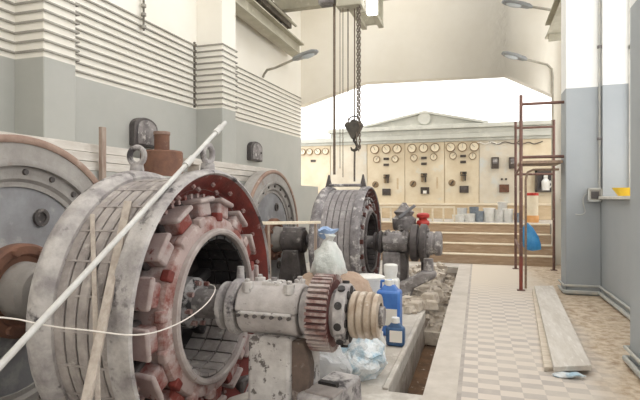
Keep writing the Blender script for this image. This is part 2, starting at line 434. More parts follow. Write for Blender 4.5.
# right wall: sill wall, pillars, deep window bays
TH = .42
BAYS = [(-3.1, .72), (1.2, 4.6), (5.12, 8.45), (9.2, 12.2)]  # last bay is hidden by the pillar, added to light the far end
RP = [(.72, 1.2), (4.6, 5.12), (8.56, 9.02)]
b = B()
b.span(WR, WR + TH, YB, YE + .3, -.2, 1.48)
b.span(WR, WR + TH, YB, YE + .3, 6.0, ZC)
edges = [YB, -3.1, .72, 1.2, 4.6, 5.12, 8.45, 9.2, 12.2, YE + .3]
for i in range(0, len(edges), 2):
    b.span(WR, WR + TH, edges[i], edges[i + 1], 1.48, 6.0)
struct(b, 'wall_right', 'dado_r', 'grey and white right wall')
for i, (y0, y1) in enumerate(RP):
    struct(B().span(1.30, WR - .0005, y0, y1, 0, ZC), f'wall_right_pillar_{i+1}', 'dado_r', ['pillar beside the viewer', 'near pillar at the right edge', 'far pillar by the scaffold'][i] + ' on the right wall', bevel=.01)
for i, (y0, y1) in enumerate(BAYS):
    w = B()
    xw = WR + TH - .08
    for z0, z1 in ((1.5, 1.58), (3.7, 3.76), (5.92, 6.0)):
        w.span(xw, xw + .06, y0, y1, z0, z1)
    nm = 4
    for k in range(nm + 1):
        yy = y0 + .03 + (y1 - y0 - .06) * k / nm
        w.span(xw, xw + .06, yy - .03, yy + .03, 1.5, 6.0)
    wo = struct(w, f'window_{i+1}', 'white_trim', 'white framed tall window')
    tag(B().span(xw + .025, xw + .032, y0, y1, 1.5, 6.0).build('pane', 'glass', wo))
    tag(B().span(WR - .06, WR + TH - .09, y0 + .005, y1 - .005, 1.482, 1.525).build('sill', 'white_trim', wo, bevel=.006))
# base mouldings of the right wall and its pillars
def skirt(path, name, label):
    b = B()
    for z, r in ((.05, .022), (.15, .014)):
        b.tube([(x, y, z) for x, y in path], r, 8)
    struct(b, name, 'base_trim', label)
skirt([(1.27, 9.05), (1.27, 8.53), (1.765, 8.53), (1.765, 5.15), (1.27, 5.15), (1.27, 4.57), (1.765, 4.57), (1.765, 1.2)], 'baseboard_right', 'double moulding at the foot of the right wall')
# end wall with wide flattened opening into the bright switchboard room
OP = [(-4.43, .0), (-4.43, 3.93), (-2.75, 4.42), (.60, 4.36), (1.62, 3.82), (1.62, 0)]
b = B()
def quad(b, pts, y0, y1): b.prism(pts, 'Y', y0, y1)
quad(b, [(-4.75, 3.93), (-4.43, 3.93), (-2.75, 4.42), (-2.75, ZC), (-4.75, ZC)], YE, YE + .3)
quad(b, [(-2.75, 4.42), (.60, 4.36), (.60, ZC), (-2.75, ZC)], YE, YE + .3)
quad(b, [(.60, 4.36), (1.62, 3.82), (2.2, 3.82), (2.2, ZC), (.60, ZC)], YE, YE + .3)
quad(b, [(1.62, 0), (2.2, 0), (2.2, 3.82), (1.62, 3.82)], YE, YE + .3)
struct(b, 'wall_back', 'cream', 'cream end wall above the wide opening')
# ceiling with a long unseen rooflight, added to brighten machine tops and end wall
b = B()
RX0, RX1, RY0, RY1 = -3.2, .8, 1.0, 12.2
b.span(WL - .3, RX0, YB, YE + .3, ZC, ZC + .2); b.span(RX1, WR + TH, YB, YE + .3, ZC, ZC + .2)
b.span(RX0, RX1, YB, RY0, ZC, ZC + .2); b.span(RX0, RX1, RY1, YE + .3, ZC, ZC + .2)
struct(b, 'ceiling', 'cream', 'cream ceiling')
w = B()
for k in range(11):
    yy = RY0 + (RY1 - RY0) * k / 10
    w.span(RX0, RX1, yy - .03, yy + .03, ZC + .05, ZC + .13)
w.span((RX0 + RX1) / 2 - .04, (RX0 + RX1) / 2 + .04, RY0, RY1, ZC + .05, ZC + .14)
wo = struct(w, 'window_5', 'white_trim', 'bars of the added rooflight')
tag(B().span(RX0, RX1, RY0, RY1, ZC + .15, ZC + .157).build('pane', 'glass', wo))
# wall behind the viewer
b = B()
b.span(WL - .3, WR + TH, YB - .3, YB, -.2, 1.5).span(WL - .3, WR + TH, YB - .3, YB, 6.2, ZC).span(WL - .3, -3.6, YB - .3, YB, 1.5, 6.2).span(-.6, WR + TH, YB - .3, YB, 1.5, 6.2)
struct(b, 'wall_front', 'cream', 'cream wall behind the viewer')
w = B()
for k in range(5):
    xx = -3.57 + 2.94 * k / 4
    w.span(xx - .03, xx + .03, YB - .2, YB - .14, 1.5, 6.2)
for zz in (1.53, 3.8, 6.17): w.span(-3.6, -.6, YB - .2, YB - .14, zz - .03, zz + .03)
wo = struct(w, 'window_7', 'white_trim', 'added tall window behind the viewer')  # unseen window, added for more light on surfaces facing the camera
tag(B().span(-3.6, -.6, YB - .18, YB - .172, 1.5, 6.2).build('pane', 'glass', wo))

# switchboard room beyond the opening, raised
AX0, AX1, AY1 = -7.5, 3.4, 17.0
LZ = .9
struct(B().span(AX0, AX1, 12.75, AY1, LZ - .12, LZ).span(AX0, AX1, 12.75, 12.87, -.2, LZ - .12), 'floor', 'concrete', 'raised floor of the switchboard room')
struct(B().span(AX0, AX1, AY1, AY1 + .3, .5, 3.0), 'wall_back', 'cream', 'low wall behind the switchboard')
struct(B().span(AX0 - .3, AX0, 12.65, AY1 + .3, .5, 6.0), 'wall_left', 'cream', 'left wall of the switchboard room')
struct(B().span(AX1, AX1 + .3, 12.65, AY1 + .3, .5, 6.0), 'wall_right', 'cream', 'right wall of the switchboard room')
w = B().span(AX0, AX1, AY1, AY1 + .1, 3.0, 3.08).span(AX0, AX1, AY1, AY1 + .1, 7.4, 7.5)
wo = struct(w, 'window_6', 'white_trim', 'wide bright window behind the switchboard')
tag(B().span(AX0, AX1, AY1 + .04, AY1 + .048, 3.08, 7.4).build('pane', 'glass', wo))

# ------------------------------------------------------------------ machines
def star(b, x, Yc, Zc, n, r, size, off=0.0):
    for k in range(n):
        a = 2 * PI * k / n + off
        rot = Matrix.Rotation(a, 3, 'X')
        p = Vector((x, Yc, Zc)) + rot @ Vector((0, r, 0))
        b.box(p, size, rot)

def generator(Y, near, label):
    Z = .77
    c = (0, Y, Z)
    g = thing('generator', (-2.15, Y, 0), label, 'generator', 'two generators standing along the hall')
    rimm, bandm = ('castwhite', 'castband') if near else ('farcast', 'farrib')
    # rear and front end rings
    dx = 0 if near else -.10
    rear = B().lathe([(a + dx, r) for a, r in ((-2.42, .80), (-2.42, .86), (-2.39, .91), (-2.34, .93), (-2.28, .92), (-2.24, .885), (-2.24, .80))], c).build('end_ring', rimm, g)
    front = B().lathe([(-1.86, .80), (-1.86, .88), (-1.84, .918), (-1.74, .93), (-1.705, .918), (-1.695, .90), (-1.71, .89), (-1.80, .875)], c).build('end_ring', rimm, g)
    # casing with its bands
    x0, x1 = -2.255 + dx, -1.855
    B().lathe([(x0 - .02, .79), (x0 - .02, .848), (x1 + .02, .848), (x1 + .02, .79)], c).build('casing_core', 'groove' if near else 'irondark', g)
    nb = 5
    for k in range(nb):
        w = (x1 - x0) / nb
        a0, a1 = x0 + k * w + .006, x0 + (k + 1) * w - .006
        bb = B().lathe([(a0, .83), (a0, .858), (a0 + .01, .866), (a1 - .01, .866), (a1, .858), (a1, .83)], c)
        bb.build('casing_band', bandm, g)
    bb = B(); star(bb, (x0 + x1) / 2, Y, Z, 28, .866, (x1 - x0 - .03, .006, .012)); bb.build('cross_bars', bandm, g)
    # cone of red inside the front ring, with bolts in two rows
    cone = B().lathe([(-1.712, .888), (-1.74, .88), (-1.875, .755), (-1.895, .755), (-1.895, .80), (-1.81, .81)], c, seg=72).build('field_ring', 'red' if near else 'fred', g)
    for k in range(40):
        a = 2 * PI * (k + .5) / 40
        d = Vector((0, math.cos(a), math.sin(a))); nrm = (Vector((.68, 0, 0)) - d * .73).normalized()
        p = Vector(c) + d * (.838 if k % 2 else .80) + Vector((-1.785 if k % 2 else -1.825, 0, 0))
        B().cyl(p - nrm * .01, p + nrm * .028, .019, .015, 6).build('bolt', 'boltm', cone)
    for k in range(60):
        rot = Matrix.Rotation(2 * PI * k / 60, 3, 'X')
        B().box(Vector((-1.885, Y, Z)) + rot @ Vector((0, .742, 0)), (.06, .04, .026), rot).build('tooth', 'rotor' if near else 'irongrey', cone)
    # rotor: pole shoes round a pale face ring with the open middle
    n = 16
    B().lathe([(-1.95, .56), (-1.95, .78), (-1.92, .78), (-1.92, .56)], c).build('pole_backing', 'irondark', g)
    for k in range(n):
        a = 2 * PI * k / n + .12
        rot = Matrix.Rotation(a, 3, 'X')
        tw = rot @ Matrix.Rotation(R(6), 3, 'Z')
        sh = B().box(Vector((-1.825, Y, Z)) + rot @ Vector((0, .652, 0)), (.15, .10, .150), tw).build('pole_piece', 'shoe' if near else 'irongrey', g, bevel=.016)
        B().box(Vector((-1.815, Y, Z)) + rot @ Vector((0, .715, 0)), (.185, .034, .190), tw).build('pole_shoe', 'palechip' if near else 'irongrey', sh, bevel=.014)
        B().box(Vector((-1.885, Y, Z)) + rot @ Vector((0, .66, 0)), (.06, .13, .20), rot).build('coil', 'irondark', sh, bevel=.02)
    B().lathe([(-1.92, .50), (-1.92, .605), (-1.75, .605), (-1.725, .595), (-1.715, .575), (-1.715, .515)], c, seg=72).build('rotor_face', 'rotor' if near else 'irongrey', g)
    for k in range(n):
        a = 2 * PI * (k + .5) / n + .12
        rot = Matrix.Rotation(a, 3, 'X')
        p = Vector((-1.735, Y, Z)) + rot @ Vector((0, .60, 0))
        B().box(p, (.06, .06, .07), rot).build('pole_clamp', 'red' if k % 3 == 0 and near else 'rotor' if near else 'fred', g, bevel=.01)
    rim = B().lathe([(-1.94, .48), (-1.94, .52), (-1.685, .52), (-1.675, .508), (-1.675, .492), (-1.685, .48)], c, seg=72).build('rotor_rim', 'rim' if near else 'irondark', g)
    # inside the drum: slotted lining, dark back plate, spokes, hub
    B().lathe([(-2.24, .44), (-2.24, .485), (-1.72, .485), (-1.72, .472), (-2.2, .46)], c).build('drum_lining', 'irondark', g)
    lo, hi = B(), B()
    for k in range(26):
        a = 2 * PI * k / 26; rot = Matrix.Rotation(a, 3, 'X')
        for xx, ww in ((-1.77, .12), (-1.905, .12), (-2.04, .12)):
            (lo if math.sin(a) < .05 else hi).box(Vector((xx, Y, Z)) + rot @ Vector((0, .458, 0)), (ww, .02, .095), rot)  # slats in the lower half go to lo, the upper half to hi
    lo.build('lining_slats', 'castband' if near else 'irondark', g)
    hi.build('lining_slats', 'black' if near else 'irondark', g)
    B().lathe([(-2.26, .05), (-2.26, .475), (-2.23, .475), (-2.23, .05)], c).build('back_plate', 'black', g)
    for k in range(6):
        a = 2 * PI * k / 6 + .35; rot = Matrix.Rotation(a, 3, 'X')
        B().box(Vector((-2.04, Y, Z)) + rot @ Vector((0, .28, 0)), (.10, .34, .075), rot).build('spoke', 'black', g, bevel=.02)
    B().lathe([(-2.22, .10), (-2.22, .19), (-1.88, .175), (-1.85, .15), (-1.85, .10)], c, seg=40).build('hub', 'mottled' if near else 'irondark', g)
    for k in range(8):
        a = 2 * PI * k / 8 + .2
        p = Vector(c) + Vector((-1.87, .145 * math.cos(a), .145 * math.sin(a)))
        B().cyl(p, p + Vector((.05, 0, 0)), .018, None, 6).build('hub_bolt', 'boltm', g)
    B().lathe([(-3.45, 0), (-3.45, .10), (-.7, .10), (-.7, 0)], c, seg=32, closed=False).build('shaft', 'irongrey', g)
    # throw rings in front of the bearing
    B().lathe([(-1.65, .09), (-1.65, .14), (-1.64, .16), (-1.61, .16), (-1.60, .115), (-1.575, .115), (-1.57, .17), (-1.555, .185), (-1.525, .185), (-1.515, .165), (-1.505, .165), (-1.505, .09)], c, seg=40).build('shaft_collar', 'castwhite' if near else 'irondark', g)
    # lifting eyes
    if near:
        for xx in (-2.36, -1.78):
            zt = Z + .935
            e = B().cyl((xx, Y, zt - .04), (xx, Y, zt + .035), .055, .045, 20).build('lifting_eye', rimm, g)
            B().torus((xx, Y, zt + .10), .062, .021, 'Y' if xx < -2 else 'X', 28, 10).build('eye_loop', rimm, e)
    else:
        for xx in (-2.44, -1.84):
            zt = Z + .92
            B().box((xx, Y, zt + .10), (.10, .12, .22), None, (.18, .3)).build('lifting_lug', 'irondark', g, bevel=.008)
        B().cyl((-2.42, Y - .05, Z + .945), (-1.86, Y - .05, Z + .945), .024).build('tie_bar', 'farcast', g)
    # feet in the pit
    for q in (-1, 1):
        B().span(-2.44, -1.72, Y + q * .55 - .14, Y + q * .55 + .14, -.75, .10).build('foot', 'irondark', g, bevel=.02)
    # gear end
    if near:
        gb = B().lathe([(-.99, .09), (-.99, .215), (-.865, .215), (-.865, .09)], c, seg=56).build('gear_wheel', 'toothred', g)
        for k in range(40):
            a = 2 * PI * k / 40; rot = Matrix.Rotation(a, 3, 'X')
            B().box(Vector((-.9275, Y, Z)) + rot @ Vector((0, .226, 0)), (.13, .034, .019), rot).build('tooth', 'tooth', gb)
        B().lathe([(-1.06, .10), (-1.06, .15), (-1.03, .17), (-.985, .17), (-.985, .10)], c, seg=40).build('gear_boss', 'castwhite', g)
        fl = B().lathe([(-.87, .09), (-.87, .15), (-.83, .155), (-.83, .19), (-.775, .19), (-.765, .18), (-.765, .09)], c, seg=48).build('coupling_flange', 'castwhite', g)
        for k in range(10):
            a = 2 * PI * k / 10 + .2
            p = Vector(c) + Vector((-.775, .14 * math.cos(a), .15 * math.sin(a)))
            B().cyl(p, p + Vector((.016, 0, 0)), .027, None, 12).build('bolt_hole', 'black', fl)
            p = Vector(c) + Vector((-.80, .19 * math.cos(a), .20 * math.sin(a)))
            d = Vector((0, math.cos(a), math.sin(a)))
            B().cyl(p - d * .012, p + d * .006, .024, None, 12).build('rim_hole', 'black', fl)
        prof = [(-.755, .08), (-.755, .13)]
        x = -.745
        for k in range(3):
            prof += [(x, .142), (x + .03, .146), (x + .038, .124), (x + .044, .124)]
            x += .047
        prof += [(x, .136), (x + .025, .132), (x + .03, .11), (x + .03, .08)]
        B().lathe(prof, c, seg=48).build('grooved_pulley', 'brass', g)
        B().cyl((-.58, Y, Z), (-.55, Y, Z), .06, None, 24).build('shaft_end', 'irongrey', g)
    else:
        B().lathe([(-1.05, .09), (-1.05, .26), (-1.02, .30), (-.93, .30), (-.915, .25), (-.895, .25), (-.88, .31), (-.80, .31), (-.775, .28), (-.775, .09)], c, seg=48).build('coupling', 'irondark', g)
        for k in range(10):
            a = 2 * PI * k / 10
            p = Vector(c) + Vector((-.78, .22 * math.cos(a), .22 * math.sin(a)))
            B().cyl(p, p + Vector((.03, 0, 0)), .025, None, 6).build('coupling_bolt', 'irongrey', g)
        B().lathe([(-.775, 0), (-.775, .19), (-.70, .19), (-.69, .175), (-.66, .175), (-.65, .195), (-.57, .195), (-.55, .17), (-.55, 0)], c, seg=40, closed=False).build('shaft_end', 'irongrey', g)
    return g
generator(3.06, True, 'large dusty white generator with red inner ring, nearest machine on the left')
generator(8.23, False, 'smaller-looking grey generator under the hanging hook, farther down the hall')

def bearing(Y, near, label):
    Z = .77
    g = thing('bearing_pedestal', (-1.34, Y, 0), label, 'bearing', 'shaft bearing pedestals')
    pm = 'pedwhite' if near else 'irongrey'
    x0, x1 = -1.495, -1.07
    sx = .155 if near else .07
    bd = B()
    bd.prism([(Y - .17, .0), (Y + .17, .0), (Y + .15, .62), (Y - .15, .62)], 'X', -1.56 + sx, -1.27 + sx)
    bd.prism([(Y - .03, .12), (Y + .15, .12), (Y + .13, .62), (Y - .03, .62)], 'X', -1.28 + sx, -1.16 + sx)
    bd.build('column', pm, g, bevel=.025)
    B().prism([(-1.275 + sx, .10), (-1.16 + sx, .22), (-1.15 + sx, .45), (-1.19 + sx, .60), (-1.275 + sx, .60)], 'Y', Y - .12, Y - .02).build('side_web', 'recess' if near else 'irondark', g, bevel=.01)
    B().span(-1.56, -1.00, Y - .27, Y + .27, 0, .09).build('base_plate', pm, g, bevel=.02)
    # housing: lower half and cap, split line with lugs
    def half(a0, a1, r):
        pts = [(Y + r * math.cos(a0 + (a1 - a0) * i / 20), Z + r * math.sin(a0 + (a1 - a0) * i / 20)) for i in range(21)]
        return pts
    B().prism(half(0, PI, .172), 'X', x0, x1).build('bearing_cap', 'capdust' if near else pm, g, bevel=.018)
    B().prism(half(PI, 2 * PI, .168), 'X', x0 + .01, x1 - .01).build('bearing_shell', 'capdust' if near else pm, g, bevel=.015)
    for s in (-1, 1):
        B().span(x0 + .03, x1 - .03, Y + s * .172 - .014, Y + s * .172 + .014, Z - .012, Z + .012).build('clamp_lug', pm, g, bevel=.01)
    for xx in (-1.43, -1.14):
        for s in (-1, 1):
            B().cyl((xx, Y + s * .10, Z + .12), (xx, Y + s * .10, Z + .185), .038, None, 6).cyl((xx, Y + s * .10, Z + .18), (xx, Y + s * .10, Z + .205), .018, None, 10).build('cap_nut', pm, g, bevel=.004)
    oc = B().span(-1.35, -1.22, Y - .06, Y + .06, Z + .15, Z + .185).build('oil_cover', pm, g, bevel=.01)
    B().cyl((-1.285, Y, Z + .18), (-1.285, Y, Z + .205), .02, None, 12).build('cover_knob', 'irongrey', oc)
    if near:
        for k in range(7):
            xx = x0 + .04 + (x1 - x0 - .08) * k / 6
            B().cyl((xx, Y - .175, Z - .014), (xx, Y - .198, Z - .014), .012, None, 8).build('seam_bolt', 'irondark', g)
        B().cyl((-1.56, Y + .06, Z + .14), (-1.56, Y + .06, Z + .26), .03, .024, 12).build('oil_pipe', 'castwhite', g)
    return g
bearing(3.06, True, 'peeling white bearing pedestal in the foreground, between big red ring and gear')
bearing(8.23, False, 'grey bearing pedestal right of the far generator')

def flywheel(Y, label):
    Z = .77
    c = (0, Y, Z)
    g = thing('flywheel', (-3.55, Y, -.46), label, 'flywheel', 'large flat flywheels beside the left wall')
    B().lathe([(-3.68, .99), (-3.68, 1.20), (-3.66, 1.22), (-3.48, 1.22), (-3.455, 1.205), (-3.45, 1.18), (-3.45, .99)], c, seg=96).build('rim', 'wheelrim', g)
    B().lathe([(-3.47, 1.165), (-3.47, 1.226), (-3.44, 1.226), (-3.43, 1.21), (-3.43, 1.18), (-3.44, 1.165)], c, seg=96).build('rim_edge', 'wheelrust', g)
    B().lathe([(-3.47, .985), (-3.47, 1.035), (-3.425, 1.035), (-3.42, 1.01), (-3.425, .985)], c, seg=96).build('inner_band', 'wheelrim', g)
    B().lathe([(-3.56, .82), (-3.56, .99), (-3.47, .99), (-3.47, .885), (-3.50, .86), (-3.50, .82)], c, seg=96).build('bolt_step', 'wheelrim', g)
    B().lathe([(-3.58, .0), (-3.58, .86), (-3.53, .86), (-3.515, .80), (-3.53, .45), (-3.50, .36), (-3.50, 0)], c, seg=80, closed=False).build('web_plate', 'wheelplate', g)
    for k in range(22):
        a = 2 * PI * (k + .3) / 22
        p = Vector(c) + Vector((-3.472, .94 * math.cos(a), .94 * math.sin(a)))
        B().cyl(p, p + Vector((.022, 0, 0)), .026, .022, 12).build('bolt', 'irondark', g)
    for k in range(3):
        a = 2 * PI * k / 3 + 1.15
        p = Vector(c) + Vector((-3.53, .62 * math.cos(a), .62 * math.sin(a)))
        B().lathe([(0, .045), (0, .075), (.03, .075), (.03, .045)], p, seg=24).cyl(p, p + Vector((.012, 0, 0)), .05, None, 20).build('lightening_hole', 'irondark', g)
    hf = B().lathe([(-3.52, .10), (-3.52, .37), (-3.42, .37), (-3.40, .35), (-3.40, .29), (-3.43, .27), (-3.43, .10)], c, seg=56).build('hub_flange', 'rust', g)
    for k in range(8):
        a = 2 * PI * k / 8 + .3
        p = Vector(c) + Vector((-3.41, .32 * math.cos(a), .32 * math.sin(a)))
        B().cyl(p, p + Vector((.045, 0, 0)), .032, None, 6).build('hub_bolt', 'rust', hf)
    B().lathe([(-3.44, .11), (-3.44, .23), (-3.28, .21), (-3.25, .17), (-3.25, .11)], c, seg=48).build('hub_boss', 'wheelrim', g)
    return g
flywheel(3.06, 'grey flywheel with brown edge at the far left, behind the nearest generator')
flywheel(8.23, 'farther pale flywheel with blue-grey plate, between the two generators')

# small pedestal by the far flywheel
g = thing('plummer_block', (-3.02, 8.0, 0), 'dark cast bearing stand in front of the far flywheel', 'bearing')
B().prism([(-3.32, 0), (-2.72, 0), (-2.80, .12), (-2.88, .62), (-3.16, .62), (-3.24, .12)], 'Y', 7.88, 8.2).build('column', 'irondark', g, bevel=.03)
B().cyl((-3.22, 8.1, .76), (-2.82, 8.1, .76), .2, None, 28).build('housing', 'irondark', g, bevel=.02)
B().span(-3.2, -2.84, 7.98, 8.2, .9, 1.0).build('cap', 'irongrey', g, bevel=.02)

# valve body, dark, behind the far bearing, and red cap
g = thing('lubricator', (-1.22, 8.7, 0), 'dark conical lubricator standing behind the far bearing pedestal', 'lubricator')
B().cyl((-1.22, 8.7, 0), (-1.22, 8.7, .95), .08, None, 18).build('stem', 'irondark', g)
B().lathe([(.95, 0), (.95, .18), (1.0, .20), (1.14, .205), (1.20, .14), (1.26, .18), (1.30, .12), (1.42, .03), (1.42, 0)], (-1.22, 8.7, 0), 'Z', 24, False).build('bowl', 'irongrey', g)
B().box((-1.15, 8.55, 1.27), (.34, .1, .05), Matrix.Rotation(R(-38), 3, 'Y')).build('lever', 'wheelplate', g, bevel=.01)
g = thing('filler_cap', (-.90, 8.72, 0), 'bright red filler cap on a pipe behind the far coupling', 'cap')
B().cyl((-.90, 8.72, 0), (-.90, 8.72, 1.04), .035, None, 14).build('pipe', 'irondark', g)
B().lathe([(1.03, 0), (1.03, .10), (1.07, .115), (1.11, .10), (1.125, .07), (1.15, .07), (1.17, .11), (1.22, .11), (1.24, .08), (1.25, 0)], (-.90, 8.72, 0), 'Z', 24, False).build('cap', 'redcap', g)
# tilted cast bracket at the foot of far pedestal
g = thing('cast_bracket', (-.85, 7.55, 0), 'dark tilted cast bracket on the floor before the far coupling', 'bracket')
B().prism([(-1.15, .0), (-.95, .0), (-.92, .16), (-.58, .34), (-.60, .42), (-.78, .42), (-1.05, .26), (-1.15, .22)], 'Y', 7.42, 7.68).build('body', 'irongrey', g, bevel=.03)
B().cyl((-.70, 7.55, .38), (-.70, 7.55, .60), .08, .07, 18).build('socket', 'irongrey', g)

# ------------------------------------------------------------------ overhead crane and hoist
g = thing('crane_rail', (-4.12, 9.6, 4.88), 'olive grey crane rail beam along the upper left wall', 'beam', 'crane rails')
B().span(-4.26, -3.98, 7.73, 11.35, 4.88, 4.91).build('bottom_flange', 'beam', g)
B().span(-4.135, -4.105, 7.73, 11.35, 4.91, 5.17).build('web', 'beam', g)
B().span(-4.26, -3.98, 7.73, 11.35, 5.17, 5.20).build('top_flange', 'beam', g)
B().span(-4.15, -4.09, 7.73, 11.35, 5.20, 5.25).build('rail', 'beamdark', g)
for y in (7.82,):
    B().span(WL, -4.26, y - .08, y + .08, 4.75, 4.91).build('bracket', 'beam', g)
g = thing('crane_rail', (1.55, 9.6, 4.88), 'short grey crane rail end beside the upper right wall', 'beam', 'crane rails')
B().span(1.36, 1.64, 9.03, 11.6, 4.88, 4.91).build('bottom_flange', 'beam', g)
B().span(1.485, 1.515, 9.03, 11.6, 4.91, 5.17).build('web', 'beam', g)
B().span(1.36, 1.64, 9.03, 11.6, 5.17, 5.20).build('top_flange', 'beam', g)
B().span(1.47, 1.53, 9.03, 11.6, 5.20, 5.25).build('rail', 'beamdark', g)
for y in (9.4, 11.3):
    B().span(1.4, WR, y - .08, y + .08, 4.76, 4.88).build('bracket', 'beam', g)
g = thing('bridge_crane', (-1.3, 9.1, 5.25), 'overhead bridge crane whose brown end carriage rides the left rail', 'crane')
for X in (-4.12, 1.5):
    ye = 8.1 if X < 0 else 9.15
    ec = B().span(X - .10, X + .10, ye, 10.6, 5.33, 5.55).build('end_carriage', 'beamdark', g, bevel=.01)
    for y in (ye + .25, 10.2):
        B().cyl((X - .05, y, 5.36), (X + .05, y, 5.36), .11, None, 24).build('wheel', 'irondark', ec)
    B().tube([(X + (.16 if X < 0 else -.16), ye, 5.42), (X + (.16 if X < 0 else -.16), 10.7, 5.42)], .03).build('buffer_pipe', 'beam', ec)
for y in (9.4, 10.1):
    B().span(-4.2, 1.6, y - .09, y + .09, 5.55, 5.95).build('girder', 'beam', g)
g = thing('chain_hoist', (-2.05, 8.2, 2.45), 'black chain hoist with hook block hanging over the far generator', 'hoist')
tr = B().span(-2.27, -1.84, 8.05, 8.35, 4.70, 5.0).build('trolley_frame', 'beam', g, bevel=.015)
B().span(-2.60, -2.30, 8.08, 8.32, 4.80, 5.0).build('motor', 'irongrey', g, bevel=.03)
B().span(-2.3, -2.2, 7.9, 10.2, 5.0, 5.08).span(-1.95, -1.85, 7.9, 10.2, 5.0, 5.08).span(-2.3, -1.85, 9.35, 9.45, 5.06, 5.55).span(-2.3, -1.85, 10.05, 10.15, 5.06, 5.55).build('hanger', 'beam', g)
def rope(px, y, z0, z1, r, nm, mt):
    B().tube([(px, y, z0), (px, y, z1)], r, 8).build(nm, mt, g)
rope(-2.335, 8.2, 1.9, 4.82, .022, 'rope', 'rope')
rope(-2.235, 8.2, 2.0, 4.74, .006, 'rope', 'rope')
rope(-2.17, 8.15, 1.85, 4.72, .007, 'rope', 'rope')
rope(-2.10, 8.22, 2.82, 4.72, .010, 'rope', 'rope')
def chain(x, y, z0, z1, step=.05):
    b = B(); z = z0; k = 0
    while z < z1:
        m = 8
        pts = []
        for i in range(m + 1):
            a = 2 * PI * i / m
            u, v = .016 * math.cos(a), .034 * math.sin(a)
            pts.append((x + u, y, z + v) if k % 2 == 0 else (x, y + u, z + v))
        b.tube(pts, .0085, 5, False); z += step; k += 1
    b.build('chain', 'chain', g)
chain(-1.93, 8.2, 2.82, 4.72)
chain(-1.875, 8.12, 2.35, 4.72)
rope(-1.99, 8.24, 2.82, 4.72, .012, 'rope', 'rope')
B().tube([(-1.875, 8.12, 2.36), (-1.89, 8.12, 2.28), (-1.92, 8.12, 2.36), (-1.93, 8.12, 2.6)], .012).build('chain_loop', 'chain', g)
hb = B().prism([(-2.145, 2.72), (-2.12, 2.775), (-1.865, 2.775), (-1.84, 2.72), (-1.965, 2.49), (-2.02, 2.49)], 'Y', 8.13, 8.29).build('hook_block', 'hook', g, bevel=.015)
B().cyl((-1.99, 8.15, 2.76), (-1.99, 8.27, 2.76), .06, None, 28).build('sheave', 'hook', hb)
B().tube([(-2.11, 8.21, 2.76), (-2.06, 8.21, 2.86), (-1.99, 8.21, 2.885), (-1.92, 8.21, 2.86), (-1.87, 8.21, 2.76)], .012).build('bail', 'hook', hb)
hp = [(-1.99, 2.54), (-1.99, 2.46), (-1.955, 2.42), (-1.935, 2.37), (-1.95, 2.32), (-1.99, 2.30), (-2.03, 2.315), (-2.05, 2.36)]
B().tube([(x, 8.21, z) for x, z in hp], [.026, .024, .025, .027, .028, .026, .02, .008], 10).build('hook', 'hook', hb)
g2 = thing('lifting_sling', (-1.99, 8.21, 1.75), 'thin chain sling hanging from the hook down to the far generator', 'sling')
B().tube([(-1.985, 8.225, 2.30), (-1.99, 8.23, 2.0), (-1.99, 8.23, 1.78)], .016, 8).build('leg', 'chain', g2)
g = thing('tube_lamp', (-1.74, 8.6, 4.6), 'small white lit lamp beside the hoist at the top', 'lamp')
B().span(-1.85, -1.67, 8.5, 8.65, 4.70, 5.2).build('housing', 'tube', g, bevel=.02)

# street-type lamps
def wall_lamp(pole, head0, head1, label, poletop, down):
    """pole: list of points of the bent pole; head from head0 to head1"""
    g = thing('wall_lamp', pole[0], label, 'lamp', 'arm lamps on the walls')
    B().tube(pole, .025, 10).build('arm', 'lamppole', g)
    h0, h1 = Vector(head0), Vector(head1)
    d = (h1 - h0); L = d.length; q = d.to_track_quat('X', 'Z').to_matrix()
    b = B()
    secs = [(0, .03, .03), (.12, .07, .06), (.45, .11, .07), (.85, .11, .06), (1.0, .06, .03)]
    rings = []
    for tt, w, h in secs:
        ring = []
        for i in range(12):
            a = 2 * PI * i / 12
            ring.append(b.bm.verts.new(h0 + q @ Vector((tt * L, w * math.cos(a), max(-.03, h * math.sin(a))))))
        rings.append(ring)
    for A, C in zip(rings, rings[1:]):
        for i in range(12):
            b.bm.faces.new((A[i], A[(i + 1) % 12], C[(i + 1) % 12], C[i]))
    b.bm.faces.new(rings[0]); b.bm.faces.new(rings[-1])
    b.build('lamp_head', 'lampgrey', g)
    b = B(); b.sph((0, 0, 0), 1, (.27 * L, .085, .05), 2)
    for v in b.bm.verts:
        v.co = h0 + q @ (v.co + Vector((.62 * L, 0, -.03)))
    b.build('lamp_bowl', 'glassy', g)
    return g
wall_lamp([(-4.41, 9.88, 4.09), (-4.38, 9.88, 4.16), (-4.30, 9.86, 4.24), (-4.1, 9.80, 4.25), (-3.55, 9.6, 4.35)], (-3.62, 9.62, 4.34), (-3.05, 9.45, 4.42), 'grey arm lamp on the upper left wall below the rail', 0, 0)
wall_lamp([(1.60, 12.31, 1.0), (1.60, 12.30, 4.22), (1.58, 12.29, 4.40), (1.48, 12.25, 4.50), (1.0, 12.1, 4.62)], (1.05, 12.12, 4.61), (.52, 11.95, 4.76), 'grey arm lamp on a tall pole behind the scaffold', 0, 0)
wall_lamp([(1.60, 11.7, 4.9), (1.60, 11.7, 5.38), (1.52, 11.65, 5.50), (1.05, 11.5, 5.58)], (1.1, 11.52, 5.57), (.5, 11.3, 5.68), 'grey arm lamp cut by the top edge of the photo, at the upper right', 0, 0)

